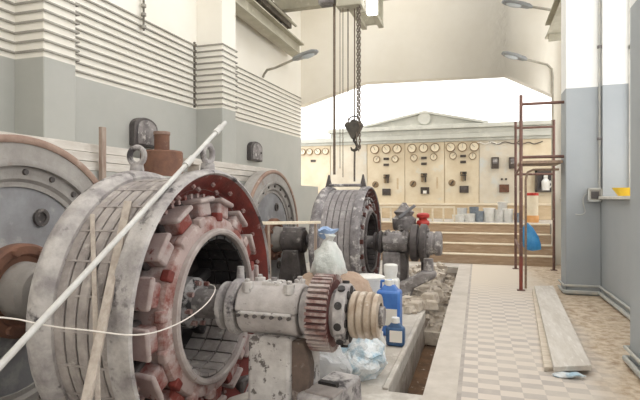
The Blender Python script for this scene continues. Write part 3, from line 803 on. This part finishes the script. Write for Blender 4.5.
# ------------------------------------------------------------------ conduits on the left wall
SL = .022
def pipe_path(z, off=.018):
    xs = WL + off
    pts = [(xs, 2.6), (xs, 3.86 - off), (PL[0][0] + off, 3.86 - off), (PL[0][0] + off, 4.27 + off), (xs, 4.27 + off),
           (xs, 7.25 - off), (PL[1][0] + off, 7.25 - off), (PL[1][0] + off, 7.72 + off), (xs, 7.72 + off), (xs, 12.33)]
    return [(x, y, z + SL * (y - 5)) for x, y in pts]
NP = 11
for k in range(NP):
    z = 3.945 - .097 * k
    o = B().tube(pipe_path(z), .0105, 8).build('conduit_pipe', 'conduit')
    tag(o, f'{ordinal(k)} painted conduit from the top in the rack along the left wall' if k < NP - 1 else 'lowest painted conduit of the rack along the left wall', 'pipe', 'conduits along the left wall')
for i, (x, y) in enumerate(((WL + .03, 7.17), (WL + .03, 4.36))):
    g = B().span(x - .03, x + .0, y - .012, y + .012, 2.93 + SL * (y - 5), 4.0 + SL * (y - 5))
    for k in range(NP):
        z = 3.945 - .097 * k + SL * (y - 5)
        g.span(x - .02, x + .012, y - .022, y + .022, z - .022, z + .022)
    tag(g.build('pipe_clamp', 'conduitdark'), ['dark vertical clamp strip across the conduits at the far pillar', 'dark vertical clamp strip across the conduits at the near pillar'][i], 'clamp', 'clamp strips on the conduits')
g = thing('cable_drop', (-4.38, 5.82, 3.85), 'knobbly cable with insulators hanging above the conduits on the left wall', 'cable')
B().tube([(-4.38, 5.82, 3.80), (-4.38, 5.82, 4.9)], .014).build('cable', 'conduitdark', g)
for z in (3.85, 4.02, 4.14, 4.30, 4.42, 4.6):
    B().lathe([(-.03, 0), (-.02, .035), (.02, .035), (.03, 0)], (-4.38, 5.82, z), 'Z', 14, False).build('insulator', 'conduit', g)

# ------------------------------------------------------------------ on the left ledge
bd = [(-4.02, -3.80, 2.3, 4.95, 1.785, 0.0), (-4.0, -3.81, 2.5, 5.0, 1.88, .006), (-4.01, -3.84, 2.4, 4.9, 1.975, -.006), (-4.0, -3.82, 6.2, 9.4, 1.785, .0),
      (-4.0, -3.81, 6.3, 8.8, 1.88, .006), (-3.98, -3.81, 6.18, 9.2, 1.975, -.008)]
lbl = ['lowest pale board of the stack behind the nearest flywheel', 'middle pale board of the stack behind the nearest flywheel', 'top pale board of the stack behind the nearest flywheel',
       'lowest pale board on the ledge beyond the brown drum', 'middle pale board on the ledge beyond the brown drum', 'top pale board on the ledge beyond the brown drum']
for (x0, x1, y0, y1, z, a), l in zip(bd, lbl):
    L = y1 - y0
    o = B().box((0, 0, .045), (x1 - x0, L, .088)).build('timber_board', 'board', loc=(0, 0, 0), bevel=.004)
    o.location = ((x0 + x1) / 2, (y0 + y1) / 2, z); o.rotation_euler = (0, 0, a)
    tag(o, l, 'board', 'boards on the left ledge')
g = thing('iron_drum', (-4.06, 5.78, 1.78), 'brown rusty stepped drum on the left ledge behind the nearest generator', 'drum')
B().lathe([(1.78, 0), (1.78, .275), (2.11, .275), (2.13, .26), (2.13, .1), (2.13, 0)], (-4.06, 5.78, 0), 'Z', 40, False).build('body', 'rust', g)
B().cyl((-4.06, 5.78, 2.15), (-4.06, 5.78, 2.37), .10, None, 28).build('neck', 'rust', g)
B().lathe([(2.35, 0), (2.35, .11), (2.39, .11), (2.40, 0)], (-4.06, 5.78, 0), 'Z', 28, False).build('lid', 'wheelrust', g)
for (x, y, z0, w, h, l) in ((-4.385, 5.83, 2.2, .50, .40, 'dark arched iron cabinet on the left wall by the brown drum'), (-4.385, 9.42, 2.26, .56, .40, 'dark arched iron cabinet on the left wall above the far flywheel')):
    g = thing('arched_cabinet', (x, y, z0), l, 'cabinet', 'arched iron cabinets on the left wall')
    n = 14
    def arch(w, h, z0):
        pts = [(y - w / 2, z0), (y + w / 2, z0)]
        for i in range(n + 1):
            a = PI * i / n
            pts.append((y + w / 2 * math.cos(a), z0 + h - .13 + .13 * math.sin(a)))
        return pts
    B().prism(arch(w, h, z0), 'X', WL, x + .05).build('body', 'irondark', g, bevel=.012)
    B().prism(arch(w * .8, h * .84, z0 + .03), 'X', x + .05, x + .066).build('cover', 'irongrey', g, bevel=.006)
    B().cyl((x + .066, y + w * .28, z0 + .18), (x + .09, y + w * .28, z0 + .18), .018, None, 10).build('latch', 'irondark', g)
tag(B().box((-3.735, 4.29, 1.12), (.05, .06, 2.24)).build('timber_post', 'woodpost', bevel=.005), 'short brown upright timber post behind the nearest flywheel', 'post')

# ------------------------------------------------------------------ leaning poles, sticks and cable round the nearest generator
g = thing('plastic_pipe', (-1.695, .12, 0), 'long white plastic pipe leaning diagonally across the nearest generator', 'pipe')
pA, pB = Vector((-1.695, .12, .015)), Vector((-1.785, 3.32, 2.06))
B().cyl(pA, pB, .0145, None, 18).build('pipe', 'whitepipe', g)
dv = (pB - pA).normalized()
for tt in (.84, .965):
    p = pA + (pB - pA) * tt
    B().cyl(p - dv * .05, p + dv * .05, .022, None, 18).build('coupler', 'whitepipe', g)
def stick(p0, p1, w, h, label):
    tag(B().beam(p0, p1, w, h).build('wooden_stick', 'woodstick', bevel=.004), label, 'stick', 'sticks leaning on the generator')
stick((-1.49, 1.407, .01), (-1.99, 2.50, 1.475), .045, .03, 'grey wooden stick leaning on the casing, right one of the pair')
stick((-1.336, 1.54, .01), (-2.19, 2.43, 1.40), .026, .02, 'thin grey wooden stick leaning on the casing, left one of the pair')
cp = [(-2.15, 1.35, 1.02), (-2.005, 1.674, .985), (-1.80, 1.75, .93), (-1.63, 1.80, .915), (-1.50, 1.92, .868), (-1.47, 2.10, .85), (-1.48, 2.36, .855), (-1.53, 2.65, .88), (-1.62, 2.90, .92), (-1.70, 2.94, .93)]
def smooth(pts, it=2):
    pts = [Vector(p) for p in pts]
    for _ in range(it):
        q = [pts[0]]
        for a, b_ in zip(pts, pts[1:]):
            q += [a * .75 + b_ * .25, a * .25 + b_ * .75]
        q.append(pts[-1]); pts = q
    return pts
tag(B().tube(smooth(cp), .0036, 8).build('slack_cable', 'wirewhite'), 'slack white cable drooping across the nearest generator to its shaft', 'cable')
g = thing('guard_rail', (-2.58, 6.0, 0), 'tan wooden guard rail with one leg before the far flywheel', 'railing')
B().beam((-2.72, 5.9, 1.175), (-2.2, 6.95, 1.145), .05, .04).build('bar', 'tread', g, bevel=.005)
B().beam((-2.57, 6.02, 0), (-2.60, 6.0, 1.15), .035, .03).build('leg', 'woodpost', g)
B().beam((-2.24, 6.88, 0), (-2.24, 6.87, 1.13), .035, .03).build('leg', 'woodpost', g)

# ------------------------------------------------------------------ clutter on the floor right of the nearest machine
b = B(); b.sph((-1.33, 4.58, .36), 1, (.42, .34, .50), 4); b.rough(.05, 4, 1); b.rough(.022, 11, 2)
for v in b.bm.verts:
    if v.co.z > .5:
        k = (v.co.z - .5) * .6
        v.co.x = -1.33 + (v.co.x + 1.33) * (1 + k); v.co.y = 4.58 + (v.co.y - 4.58) * (1 + k)
    if v.co.z > .80: v.co.z = .80 + (v.co.z - .8) * .1
    v.co.z = max(v.co.z, .0)
tag(b.build('cloth_sack', 'sack', smooth=60), 'brown sacking heaped behind the gear under the white bag', 'sack')
g = thing('plastic_bag', (-1.33, 4.47, .80), 'knotted white plastic bag on the brown sacking', 'bag')
b = B(); b.lathe([(.762, 0), (.762, .12), (.80, .150), (.90, .155), (.98, .13), (1.04, .085), (1.09, .05), (1.11, .035), (1.13, .05), (1.16, .075), (1.18, .05), (1.19, 0)], (-1.33, 4.47, 0), 'Z', 40, False)
b.rough(.045, 8, 5); b.rough(.02, 20, 9)
for v in b.bm.verts: v.co.z = max(v.co.z, .765)
b.build('bag_body', 'bag', g, smooth=70)
b = B(); b.lathe([(1.12, .03), (1.15, .06), (1.20, .085), (1.21, .06), (1.19, .03)], (-1.34, 4.46, 0), 'Z', 18); b.rough(.035, 14, 3); b.build('bag_ears', 'bagtop', g, smooth=70)

# jerrican, canister, bottle, tub
def jerry(x, y, w, dp, h, name, mt, label, capm, lab=False):
    g = thing(name, (x, y, 0), label, 'canister')
    B().span(x - w / 2, x + w / 2, y - dp / 2, y + dp / 2, 0, h * .82).build('body', mt, g, bevel=.03)
    B().box((x, y, h * .86), (w * .8, dp * .8, h * .12), None, (.5, .5)).build('shoulder', mt, g, bevel=.012)
    B().cyl((x, y, h * .90), (x, y, h), w * .2, None, 20).build('cap', capm, g)
    B().tube([(x - w * .36, y, h * .84), (x - w * .34, y, h * .97), (x + w * .1, y, h * .985)], .014).build('handle', mt, g)
    if lab:
        B().span(x - w * .38, x + w * .38, y - dp / 2 - .003, y - dp / 2 + .01, h * .2, h * .5).build('label', 'label', g)
    return g
jerry(-.93, 5.48, .26, .2, .60, 'jerrican', 'bluecan', 'bright blue jerrican behind the grooved pulley', 'whiteplastic', True)
g = thing('canister', (-1.02, 6.1, 0), 'tall white canister behind the blue jerrican', 'canister')
B().span(-1.12, -.92, 6.0, 6.2, 0, .52).build('body', 'whiteplastic', g, bevel=.03)
B().lathe([(.5, 0), (.5, .075), (.56, .075), (.60, .085), (.68, .085), (.69, .07), (.69, 0)], (-1.02, 6.1, 0), 'Z', 24, False).build('cap', 'whiteplastic', g)
g = thing('bottle', (-.80, 5.08, 0), 'dark blue bottle with white label and cap before the jerrican', 'bottle')
B().span(-.895, -.705, 5.02, 5.14, 0, .20).build('body', 'bluedark', g, bevel=.03)
B().box((-.80, 5.08, .215), (.15, .10, .05), None, (.5, .6)).build('shoulder', 'bluedark', g, bevel=.01)
B().cyl((-.80, 5.08, .235), (-.80, 5.08, .285), .045, .04, 20).build('cap', 'whiteplastic', g)
B().span(-.85, -.725, 5.012, 5.03, .05, .165).build('label', 'label', g)
g = thing('tub', (-1.23, 5.82, 0), 'white plastic tub with lid behind the grooved pulley', 'tub')
B().lathe([(0, 0), (0, .15), (.55, .175), (.55, 0)], (-1.23, 5.82, 0), 'Z', 32, False).build('body', 'whiteplastic', g)
B().lathe([(.545, 0), (.545, .185), (.575, .185), (.585, .16), (.585, 0)], (-1.23, 5.82, 0), 'Z', 32, False).build('lid', 'whiteplastic', g)
tag(B().lathe([(0, 0), (0, .045), (.1, .05), (.16, .02), (.2, .02), (.2, 0)], (-.90, 4.82, 0), 'Z', 20, False).build('small_bottle', 'whiteplastic'), 'small white bottle standing below the grooved pulley', 'bottle')

# crinkled bags and film round the gear
def crumple(name, c, sc, mt, label, cat, seed, amp=.06, freq=6):
    b = B(); b.sph(c, 1, sc, 4)
    b.rough(amp, freq, seed); b.rough(amp * .5, freq * 2.4, seed + 4); b.rough(amp * .2, freq * 6, seed + 7)
    for v in b.bm.verts: v.co.z = max(v.co.z, .004)
    return tag(b.build(name, mt, smooth=25), label, cat)
crumple('plastic_bag', (-.92, 4.12, .16), (.2, .2, .2), 'bagblue', 'crumpled pale blue and white bag below the gear', 'bag', 3, .05, 8)
crumple('plastic_film', (-1.17, 3.62, .22), (.28, .17, .2), 'film', 'clear crumpled plastic film behind the gear, by the white pedestal', 'film', 8, .06, 7)
crumple('plastic_film', (-1.22, 2.68, .10), (.24, .13, .14), 'film', 'clear crumpled plastic film at the foot of the white pedestal', 'film', 12, .05, 7)
g = thing('steel_block', (-.91, 3.12, 0), 'dusty slotted steel block lying under the gear in the foreground', 'block')
rz = Matrix.Rotation(R(-12), 3, 'Z')
B().box((-.91, 3.10, .15), (.24, .52, .30), rz, (.9, .95)).build('body', 'castwhite', g, bevel=.02)
B().box((-.91, 3.06, .312), (.13, .04, .03), rz).build('slot', 'black', g)
B().box((-.91, 2.96, .304), (.2, .14, .02), rz).build('lip', 'castband', g, bevel=.006)

# broken masonry along the trench
b = B()
rnd = random.Random(5)
for k in range(260):
    y = rnd.uniform(6.55, 11.2); x = rnd.uniform(-1.0, -.42) if y < 9 else rnd.uniform(-1.3, -.42)
    s = rnd.uniform(.03, .11)
    z = (-.42 + rnd.uniform(.1, .45)) if x > -.66 else s * .45
    if x > -.66: z = -.17 + rnd.uniform(-.12, .13) - (x + .66) * .35
    rot = Matrix.Rotation(rnd.uniform(0, 6), 3, 'Z') @ Matrix.Rotation(rnd.uniform(-.5, .5), 3, 'X')
    b.box((x, y, z), (s * rnd.uniform(.8, 1.8), s * rnd.uniform(.8, 1.6), s * rnd.uniform(.6, 1.1)), rot, (rnd.uniform(.6, 1), rnd.uniform(.6, 1)))
b.span(-.66, -.405, 6.6, 11.19, -.41, -.24)
b.rough(.012, 9, 3)
tag(b.build('masonry_rubble', 'stone', smooth=25), 'broken masonry rubble filling the far part of the trench', 'rubble', None, 'stuff')
rnd = random.Random(11)
for k, (x, y, s) in enumerate(((-.80, 6.75, .17), (-.60, 6.9, .16), (-.83, 7.1, .13), (-.66, 7.3, .20), (-.80, 8.0, .17), (-.6, 7.9, .15), (-1.0, 8.9, .2), (-.75, 9.2, .16))):
    b = B(); b.box((x, y, s * .35), (s * 1.5, s * 1.2, s * .7), Matrix.Rotation(rnd.uniform(0, 3), 3, 'Z'), (.8, .7)).rough(.02, 8, k)
    lb = ['broken masonry lump at the near end of the rubble, left side', 'broken masonry lump on the trench at the near end of the rubble', 'small broken lump left of the trench, second from the near end',
          'big broken lump over the trench edge near the cast bracket', 'broken lump on the left bank beside the far coupling', 'broken lump lying in the trench beside the far coupling',
          'broken lump on the floor behind the far coupling', 'broken lump in the trench farthest toward the stairs'][k]
    o = b.build('broken_stone', 'stone', smooth=25, bevel=.012); tag(o, lb, 'stone', 'broken masonry lumps by the trench')

# ------------------------------------------------------------------ planks on the tiles
def plank(fl, fr, nr, nl, z0, z1, mt, label):
    b = B()
    A = [b.bm.verts.new((x, y, z0)) for x, y in (fl, fr, nr, nl)]
    C = [b.bm.verts.new((x, y, z1)) for x, y in (fl, fr, nr, nl)]
    b.bm.faces.new(A); b.bm.faces.new(list(reversed(C)))
    for i in range(4): b.bm.faces.new((A[i], A[(i + 1) % 4], C[(i + 1) % 4], C[i]))
    return tag(b.build('plank', mt, bevel=.004), label, 'plank', 'planks lying on the tiled walkway')
plank((.83, 8.7), (1.12, 8.78), (.86, 4.84), (.545, 4.70), .0, .04, 'wood', 'lower plank of the pair lying on the tiled walkway')
plank((.865, 8.73), (1.155, 8.82), (.915, 4.72), (.605, 4.58), .043, .088, 'board', 'upper chalky plank of the pair lying on the tiled walkway')
crumple('plastic_scrap', (.72, 4.60, .025), (.13, .04, .02), 'bagblue', 'pale blue plastic scrap under the near end of the planks', 'scrap', 21, .015, 12)

# ------------------------------------------------------------------ stairs, railing, switchboard
g = thing('wooden_stairs', (-.3, 12.2, 0), 'brown wooden stairs with pale worn treads up to the switchboard', 'stairs')
X0, X1 = -2.6, 1.58
for k in range(4):
    z1 = .225 * (k + 1); y0 = 11.92 + .22 * k
    B().span(X0, X1, y0, y0 + .03, z1 - .225, z1 - .03).build('riser', 'riser', g)
    B().span(X0 - .02, X1 + .0, y0 - .03, y0 + .25, z1 - .03, z1).build('tread', 'tread', g, bevel=.008)
g = thing('railing', (-1.9, 13.05, LZ), 'pale low wooden railing at the landing edge behind the far coupling', 'railing')
B().span(-3.3, -.55, 13.03, 13.08, LZ + .34, LZ + .39).build('handrail', 'tread', g, bevel=.005)
for k in range(11):
    x = -3.25 + k * .268
    B().span(x - .022, x + .022, 13.035, 13.075, LZ, LZ + .34).build('post', 'tread', g)

SY = 15.0
sb = thing('switchboard', (-1.8, SY, LZ), 'cream marble switchboard wall with gauges and grey pedimented cornice', 'switchboard')
seps = [-7.2, -5.7, -4.40, -3.23, -2.08, -.93, .03, 1.12, 2.4]
for i in range(len(seps) - 1):
    B().span(seps[i] + .008, seps[i + 1] - .008, SY, SY + .05, 1.35, 3.14).build('marble_slab', 'slab2' if i in (2, 6) else 'marble', sb, bevel=.006)
B().span(-7.2, 2.4, SY + .05, SY + .3, LZ, 3.3).build('frame', 'plinthwood', sb)
B().span(-7.2, 2.4, SY - .06, SY + .05, LZ, 1.33).build('base_panel', 'plinthwood', sb, bevel=.01)
B().span(-7.2, 2.4, SY - .10, SY + .05, 1.29, 1.35).build('base_ledge', 'tread', sb, bevel=.01)
B().span(-7.2, 2.4, SY - .05, SY + .3, 3.14, 3.22).span(-7.2, 2.4, SY - .12, SY + .3, 3.22, 3.36).build('frieze', 'cornice', sb, bevel=.01)
B().span(-4.38, 2.4, SY - .10, SY + .3, 3.36, 3.50).span(-4.44, 2.4, SY - .2, SY + .3, 3.50, 3.62).build('cornice', 'cornice', sb, bevel=.015)
B().prism([(-3.33, 3.62), (.19, 3.62), (-1.49, 3.98)], 'Y', SY - .08, SY + .2).build('pediment', 'cornice', sb)
pdl = B()
for a, b_ in (((-3.42, 3.62), (-1.49, 4.01)), ((-1.49, 4.01), (.28, 3.62))):
    pdl.beam((a[0], SY - .1, a[1] + .01), (b_[0], SY - .1, b_[1] + .01), .16, .06)
pdl.build('raking_moulding', 'cornice', sb)
B().lathe([(SY - .16, 0), (SY - .16, .17), (SY - .13, .2), (SY - .07, .2), (SY - .07, 0)], (-1.50, 0, 3.83), 'Y', 28, False).build('medallion', 'cornice', sb)
def gauge(x, z, r):
    o = B().lathe([(SY - .07, r * .82), (SY - .08, r * .9), (SY - .06, r), (SY, r), (SY, r * .82)], (x, 0, z), 'Y', 24).build('gauge', 'dialring', sb)
    B().lathe([(SY - .055, 0), (SY - .055, r * .85), (SY - .01, r * .85), (SY - .01, 0)], (x, 0, z), 'Y', 24, False).build('dial_face', 'dialface', o)
    a = random.uniform(-.9, .9)
    B().beam((x - math.sin(a) * r * .15, SY - .06, z - math.cos(a) * r * .15), (x + math.sin(a) * r * .7, SY - .06, z + math.cos(a) * r * .7), .018, .008).build('needle', 'ebony', o)
for x in (-2.99, -2.64, -2.31, -1.87, -1.53, -1.2, -.76, -.43, -.10): gauge(x, 2.97, .135)
for x in (-5.31, -5.08, -4.81, -4.55): gauge(x, 2.96, .105)
for x, z in ((-2.93, 2.67), (-2.37, 2.67), (-1.81, 2.69), (-1.24, 2.70), (-.69, 2.72), (-.15, 2.70)): gauge(x, z, .105)
for x, z in ((-2.97, 1.91), (-1.84, 1.92), (-.72, 1.94), (-4.98, 1.66)):
    o = B().lathe([(SY - .09, 0), (SY - .09, .06), (SY - .04, .07), (SY - .03, .10), (SY, .10), (SY, 0)], (x, 0, z), 'Y', 20, False).build('rotary_switch', 'dialring', sb)
    B().box((x, SY - .10, z), (.03, .03, .14), Matrix.Rotation(.6, 3, 'Y')).build('pointer', 'ebony', o)
for x, z in ((-2.64, 2.68), (-2.64, 2.50), (-1.52, 2.68), (-1.52, 2.51), (-.41, 2.71), (-.41, 2.54), (-4.96, 2.67)):
    B().span(x - .08, x + .08, SY - .04, SY, z - .035, z + .035).build('name_plate', 'ebony', sb, bevel=.005)
for x, z in ((-2.63, 2.11), (-1.52, 2.13), (-.40, 2.16)):
    o = B().span(x - .09, x + .09, SY - .03, SY, z + .03, z + .10).build('knife_switch', 'ebony', sb)
    for s in (-1, 1):
        B().span(x + s * .05 - .02, x + s * .05 + .02, SY - .09, SY, z - .16, z + .08).build('blade', 'dialring' if s < 0 else 'ebony', o)
    B().span(x - .085, x + .085, SY - .1, SY - .03, z - .02, z + .01).build('cross_handle', 'ebony', o)
for i, (x, z) in enumerate(((-2.63, 1.68), (-1.49, 1.72), (-.38, 1.75))):
    o = B().span(x - .125, x + .125, SY - .06, SY, z - .10, z + .10).build('meter_box', 'ebony', sb, bevel=.01)
    if i == 1: B().span(x - .05, x + .05, SY - .068, SY - .05, z - .09, z).build('card', 'label', o)
    else: B().span(x - .09, x + .09, SY - .066, SY - .05, z - .01, z + .07).build('window', 'irondark', o)
for x, z in ((-2.30, 1.93), (-1.14, 1.95)):
    B().span(x - .025, x + .025, SY - .01, SY + .01, z - .17, z + .17).build('inscription_plate', 'plinthwood', sb)
for x, z in ((.46, 2.49), (.93, 2.48)):
    o = B().span(x - .10, x + .10, SY - .1, SY, z - .16, z + .16).build('relay_box', 'ebony', sb, bevel=.012)
    B().span(x - .06, x + .06, SY - .108, SY - .09, z - .02, z + .12).build('relay_window', 'irongrey', o)
for x in (.64, .75):
    B().cyl((x, SY, 2.03), (x, SY - .05, 2.03), .03, None, 12).build('push_button', 'ebony', sb)
B().span(.57, .83, SY - .08, SY, 1.66, 1.88).build('brown_box', 'brownbox', sb, bevel=.01)
for k, (x0, x1, zz) in enumerate(((-.05, .62, 3.06), (.3, 1.1, 3.05), (1.0, 1.7, 3.02))):
    pts = [(x0 + (x1 - x0) * i / 6, SY - .03, zz + .045 * math.sin(i * 2.1 + k)) for i in range(7)]
    B().tube(smooth(pts), .014 if k else .018, 6).build('loose_wire', 'label' if k == 0 else 'ebony', sb)
# dark box with white jug at the right end
g = thing('wall_niche', (1.72, 14.85, LZ), 'dark open box fixed at the right end of the switchboard', 'box')
B().span(1.52, 2.0, 14.93, 15.0, 1.70, 2.22).build('back', 'irondark', g)
B().span(1.50, 1.55, 14.8, 15.0, 1.68, 2.24).span(1.97, 2.02, 14.8, 15.0, 1.68, 2.24).span(1.50, 2.02, 14.8, 15.0, 2.2, 2.25).span(1.50, 2.02, 14.8, 15.0, 1.66, 1.71).build('surround', 'ebony', g)
g = thing('white_jug', (1.76, 14.86, 1.71), 'white jug standing in the dark box at the switchboard end', 'jug')
B().lathe([(1.71, 0), (1.71, .10), (1.95, .11), (2.03, .05), (2.09, .06), (2.13, .05), (2.13, 0)], (1.76, 14.86, 0), 'Z', 24, False).build('body', 'whiteplastic', g)
B().tube([(1.86, 14.86, 1.78), (1.92, 14.86, 1.86), (1.87, 14.86, 1.97)], .018).build('handle', 'whiteplastic', g)

# buckets and tins on the landing
def bucket(x, y, r, h, mt, label, lid=False, paint=None, handle=True):
    g = thing('paint_bucket', (x, y, LZ), label, 'bucket', 'buckets and tins on the landing')
    if lid:
        B().lathe([(0, 0), (0, r * .86), (h, r), (h, 0)], (x, y, LZ), 'Z', 24, False).build('body', mt, g)
        B().lathe([(h - .005, 0), (h - .005, r * 1.06), (h + .02, r * 1.06), (h + .025, 0)], (x, y, LZ), 'Z', 24, False).build('lid', 'whiteplastic', g)
    else:
        B().lathe([(0, 0), (0, r * .86), (h, r), (h + .012, r * 1.03), (h + .012, r * .95), (.02, r * .82), (.02, 0)], (x, y, LZ), 'Z', 24, False).build('body', mt, g)
        if paint: B().cyl((x, y, LZ + .02), (x, y, LZ + h * .8), r * .8, r * .93, 24).build('contents', paint, g)
    if handle:
        pts = [(x - r * 1.0, y, LZ + h * .93)] + [(x - r * 1.02 * math.cos(a), y - r * .5 * math.sin(a), LZ + h * .93 - r * .55 * math.sin(a)) for a in (.5, 1.1, PI / 2, 2.0, 2.64)] + [(x + r * 1.0, y, LZ + h * .93)]
        B().tube(pts, .006, 6).build('handle', 'irongrey', g)
bucket(-.47, 13.25, .16, .16, 'whiteplastic', 'low white tub at the left end of the bucket row', handle=False)
bucket(-.20, 13.3, .15, .19, 'whiteplastic', 'low white tub, second from the left in the bucket row', paint='paintdark')
bucket(-.40, 13.62, .13, .33, 'bucketgrey', 'grey bucket behind the low white tubs', paint='paintdark')
bucket(-.10, 13.62, .12, .36, 'bucketblue', 'slate blue tin behind the second white tub')
bucket(.04, 13.28, .11, .26, 'bucketblue', 'slate blue tin in front, right of the white tubs', paint='paintdark')
bucket(.27, 13.3, .145, .33, 'whiteplastic', 'tall white bucket with lid in the middle of the row', lid=True)
bucket(.50, 13.25, .11, .30, 'bucketgrey', 'grey-white bucket right of the tall white one', paint='paintdark')
bucket(.71, 13.3, .125, .31, 'whiteplastic', 'white bucket with lid beside the scaffold post', lid=True)
bucket(.60, 13.68, .12, .48, 'bucketgrey', 'tall greyish container behind the buckets by the scaffold', lid=True, handle=False)
bucket(.93, 13.25, .09, .22, 'bucketblue', 'small dark tin behind the scaffold post')
g = thing('drink_dispenser', (1.27, 13.3, LZ), 'tall cream container with red lid and orange base behind the scaffold', 'container')
B().lathe([(0, 0), (0, .15), (.17, .155), (.17, 0)], (1.27, 13.3, LZ), 'Z', 28, False).build('base', 'orange', g)
B().lathe([(.17, 0), (.17, .14), (.66, .14), (.66, 0)], (1.27, 13.3, LZ), 'Z', 28, False).build('body', 'dialface', g)
B().lathe([(.66, 0), (.66, .15), (.72, .15), (.73, .1), (.73, 0)], (1.27, 13.3, LZ), 'Z', 28, False).build('lid', 'redcap', g)

# ------------------------------------------------------------------ scaffold
g = thing('scaffold', (.95, 10.1, 0), 'maroon tube scaffold with one deck board beside the far right pillar', 'scaffold')
r = .027
YA, YS = 8.72, 11.35
B().cyl((.665, YA, .55), (.665, YA, 3.17), r, None, 12).build('post', 'scaff', g)
B().cyl((.665, YA, .0), (.665, YA, .56), r * 1.05, None, 12).build('post', 'scaffred', g)
B().cyl((.76, YS, 0), (.76, YS, 3.12), r, None, 12).build('post', 'scaff', g)
B().cyl((1.50, YS, 0), (1.50, YS, 3.12), r, None, 12).build('post', 'scaff', g)
for z in (3.02, 2.16):
    B().cyl((.665, YA, z), (1.30, YA, z), r * .9, None, 12).build('ledger', 'scaff', g)
for z in (2.98, 2.0):
    B().cyl((.76, YS, z), (1.50, YS, z), r * .9, None, 12).build('ledger', 'scaff', g)
B().cyl((.665, YA, 2.01), (.76, YS, 2.01), r * .8, None, 12).build('side_rail', 'scaff', g)
B().cyl((.665, YA, .62), (.76, YS, .62), r * .8, None, 12).build('side_rail', 'scaff', g)
pts = [(.745, YA + .1, .02), (.745, YA + .1, 1.80), (.775, YA + .1, 1.92), (.86, YA + .1, 1.96), (1.24, YA + .1, 1.96)]
B().tube(pts, r * .7, 10).build('inner_frame', 'deck', g)
B().span(.66, 1.28, YA - .04, YA + .75, 2.055, 2.10).build('deck_board', 'deck', g, bevel=.004)
for p in ((.665, YA), (.76, YS), (1.5, YS)):
    B().span(p[0] - .06, p[0] + .06, p[1] - .06, p[1] + .06, 0, .012).build('base_plate', 'scaff', g)
b = B(); b.lathe([(1.10, .02), (1.06, .05), (.98, .085), (.85, .13), (.72, .16), (.64, .13), (.62, 0)], (.77, 8.98, 0), 'Z', 30, False)
for v in b.bm.verts: v.co.x += (1.1 - v.co.z) * .22; v.co.y = 8.98 + (v.co.y - 8.98) * .55
b.rough(.035, 7, 4); b.rough(.015, 18, 6)
tag(b.build('plastic_sheet', 'tarp', smooth=50), 'bright blue plastic sheet bundled on the scaffold', 'sheet')

# ------------------------------------------------------------------ right wall things
o = B().lathe([(0, 0), (0, .08), (.02, .09), (.10, .145), (.12, .155), (.12, .14), (.03, .08), (.03, 0)], (1.97, 8.02, 1.525), 'Z', 32, False).build('bowl', 'yellow')
tag(o, 'yellow plastic bowl on the window sill', 'bowl')
g = thing('junction_box', (1.70, 8.54, 1.45), 'grey junction box with a cable on the far right pillar', 'box')
B().span(1.60, 1.785, 8.49, 8.56, 1.46, 1.64).build('back_box', 'conduit', g, bevel=.008)
B().span(1.64, 1.75, 8.482, 8.50, 1.49, 1.60).build('cover', 'irondark', g, bevel=.005)
B().span(1.595, 1.79, 8.475, 8.49, 1.445, 1.468).span(1.595, 1.79, 8.475, 8.49, 1.63, 1.652).span(1.595, 1.615, 8.475, 8.49, 1.45, 1.65).span(1.77, 1.79, 8.475, 8.49, 1.45, 1.65).build('edge_frame', 'base_trim', g)
pts = smooth([(1.60, 8.50, 1.57), (1.555, 8.52, 1.55), (1.53, 8.54, 1.45), (1.56, 8.54, 1.34), (1.57, 8.53, 1.27), (1.50, 8.53, 1.235), (1.43, 8.53, 1.25)])
B().tube(pts, .008, 8).build('cable', 'base_trim', g)
g = thing('vertical_conduit', (1.765, 8.52, 1.64), 'thin grey conduit running up the corner from the junction box', 'pipe')
B().cyl((1.765, 8.53, 1.652), (1.765, 8.53, 6.2), .016, None, 10).build('pipe', 'base_trim', g)
for z in (2.4, 3.8, 5.2):
    B().span(1.735, 1.795, 8.51, 8.56, z - .02, z + .02).build('clip', 'irongrey', g)

# ------------------------------------------------------------------ light: overcast sky through the windows, added ones too
w = bpy.data.worlds.new('overcast_sky'); bpy.context.scene.world = w; w.use_nodes = True
bg = w.node_tree.nodes['Background']; bg.inputs['Color'].default_value = (1.0, .985, .96, 1); bg.inputs['Strength'].default_value = 1.0
def portal(name, loc, rot, sx, sy):
    l = bpy.data.lights.new(name, 'AREA'); l.shape = 'RECTANGLE'; l.size = sx; l.size_y = sy
    l.cycles.is_portal = True
    o = bpy.data.objects.new(name, l); COL.objects.link(o); o.location = loc; o.rotation_euler = rot
for i, (y0, y1) in enumerate(BAYS):
    portal('window_daylight', (WR + TH + .05, (y0 + y1) / 2, 3.75), (0, R(90), 0), 4.5, y1 - y0)
portal('added_roof_daylight', ((RX0 + RX1) / 2, (RY0 + RY1) / 2, ZC + .25), (0, 0, 0), RX1 - RX0, RY1 - RY0)

portal('added_window_daylight', (-2.1, YB - .35, 3.85), (R(90), 0, 0), 3.0, 4.7)
portal('end_daylight', ((AX0 + AX1) / 2, AY1 + .2, 5.2), (R(-90), 0, 0), AX1 - AX0, 4.4)
# ------------------------------------------------------------------ camera
cam = bpy.data.cameras.new('camera'); co = bpy.data.objects.new('camera', cam); COL.objects.link(co)
co.location = (0, 0, 1.5); co.rotation_euler = (R(90), 0, math.atan(158 / 500))
cam.sensor_width = 36; cam.lens = 500 * 36 / 640; cam.shift_y = -2 / 640
cam.clip_start = .05
sc = bpy.context.scene
sc.camera = co
sc.view_settings.view_transform = 'Standard'; sc.view_settings.look = 'None'
sc.view_settings.gamma = 1; sc.view_settings.use_curve_mapping = False
sc.view_settings.exposure = 1.5
sc.cycles.max_bounces = 10; sc.cycles.diffuse_bounces = 6; sc.cycles.transparent_max_bounces = 16
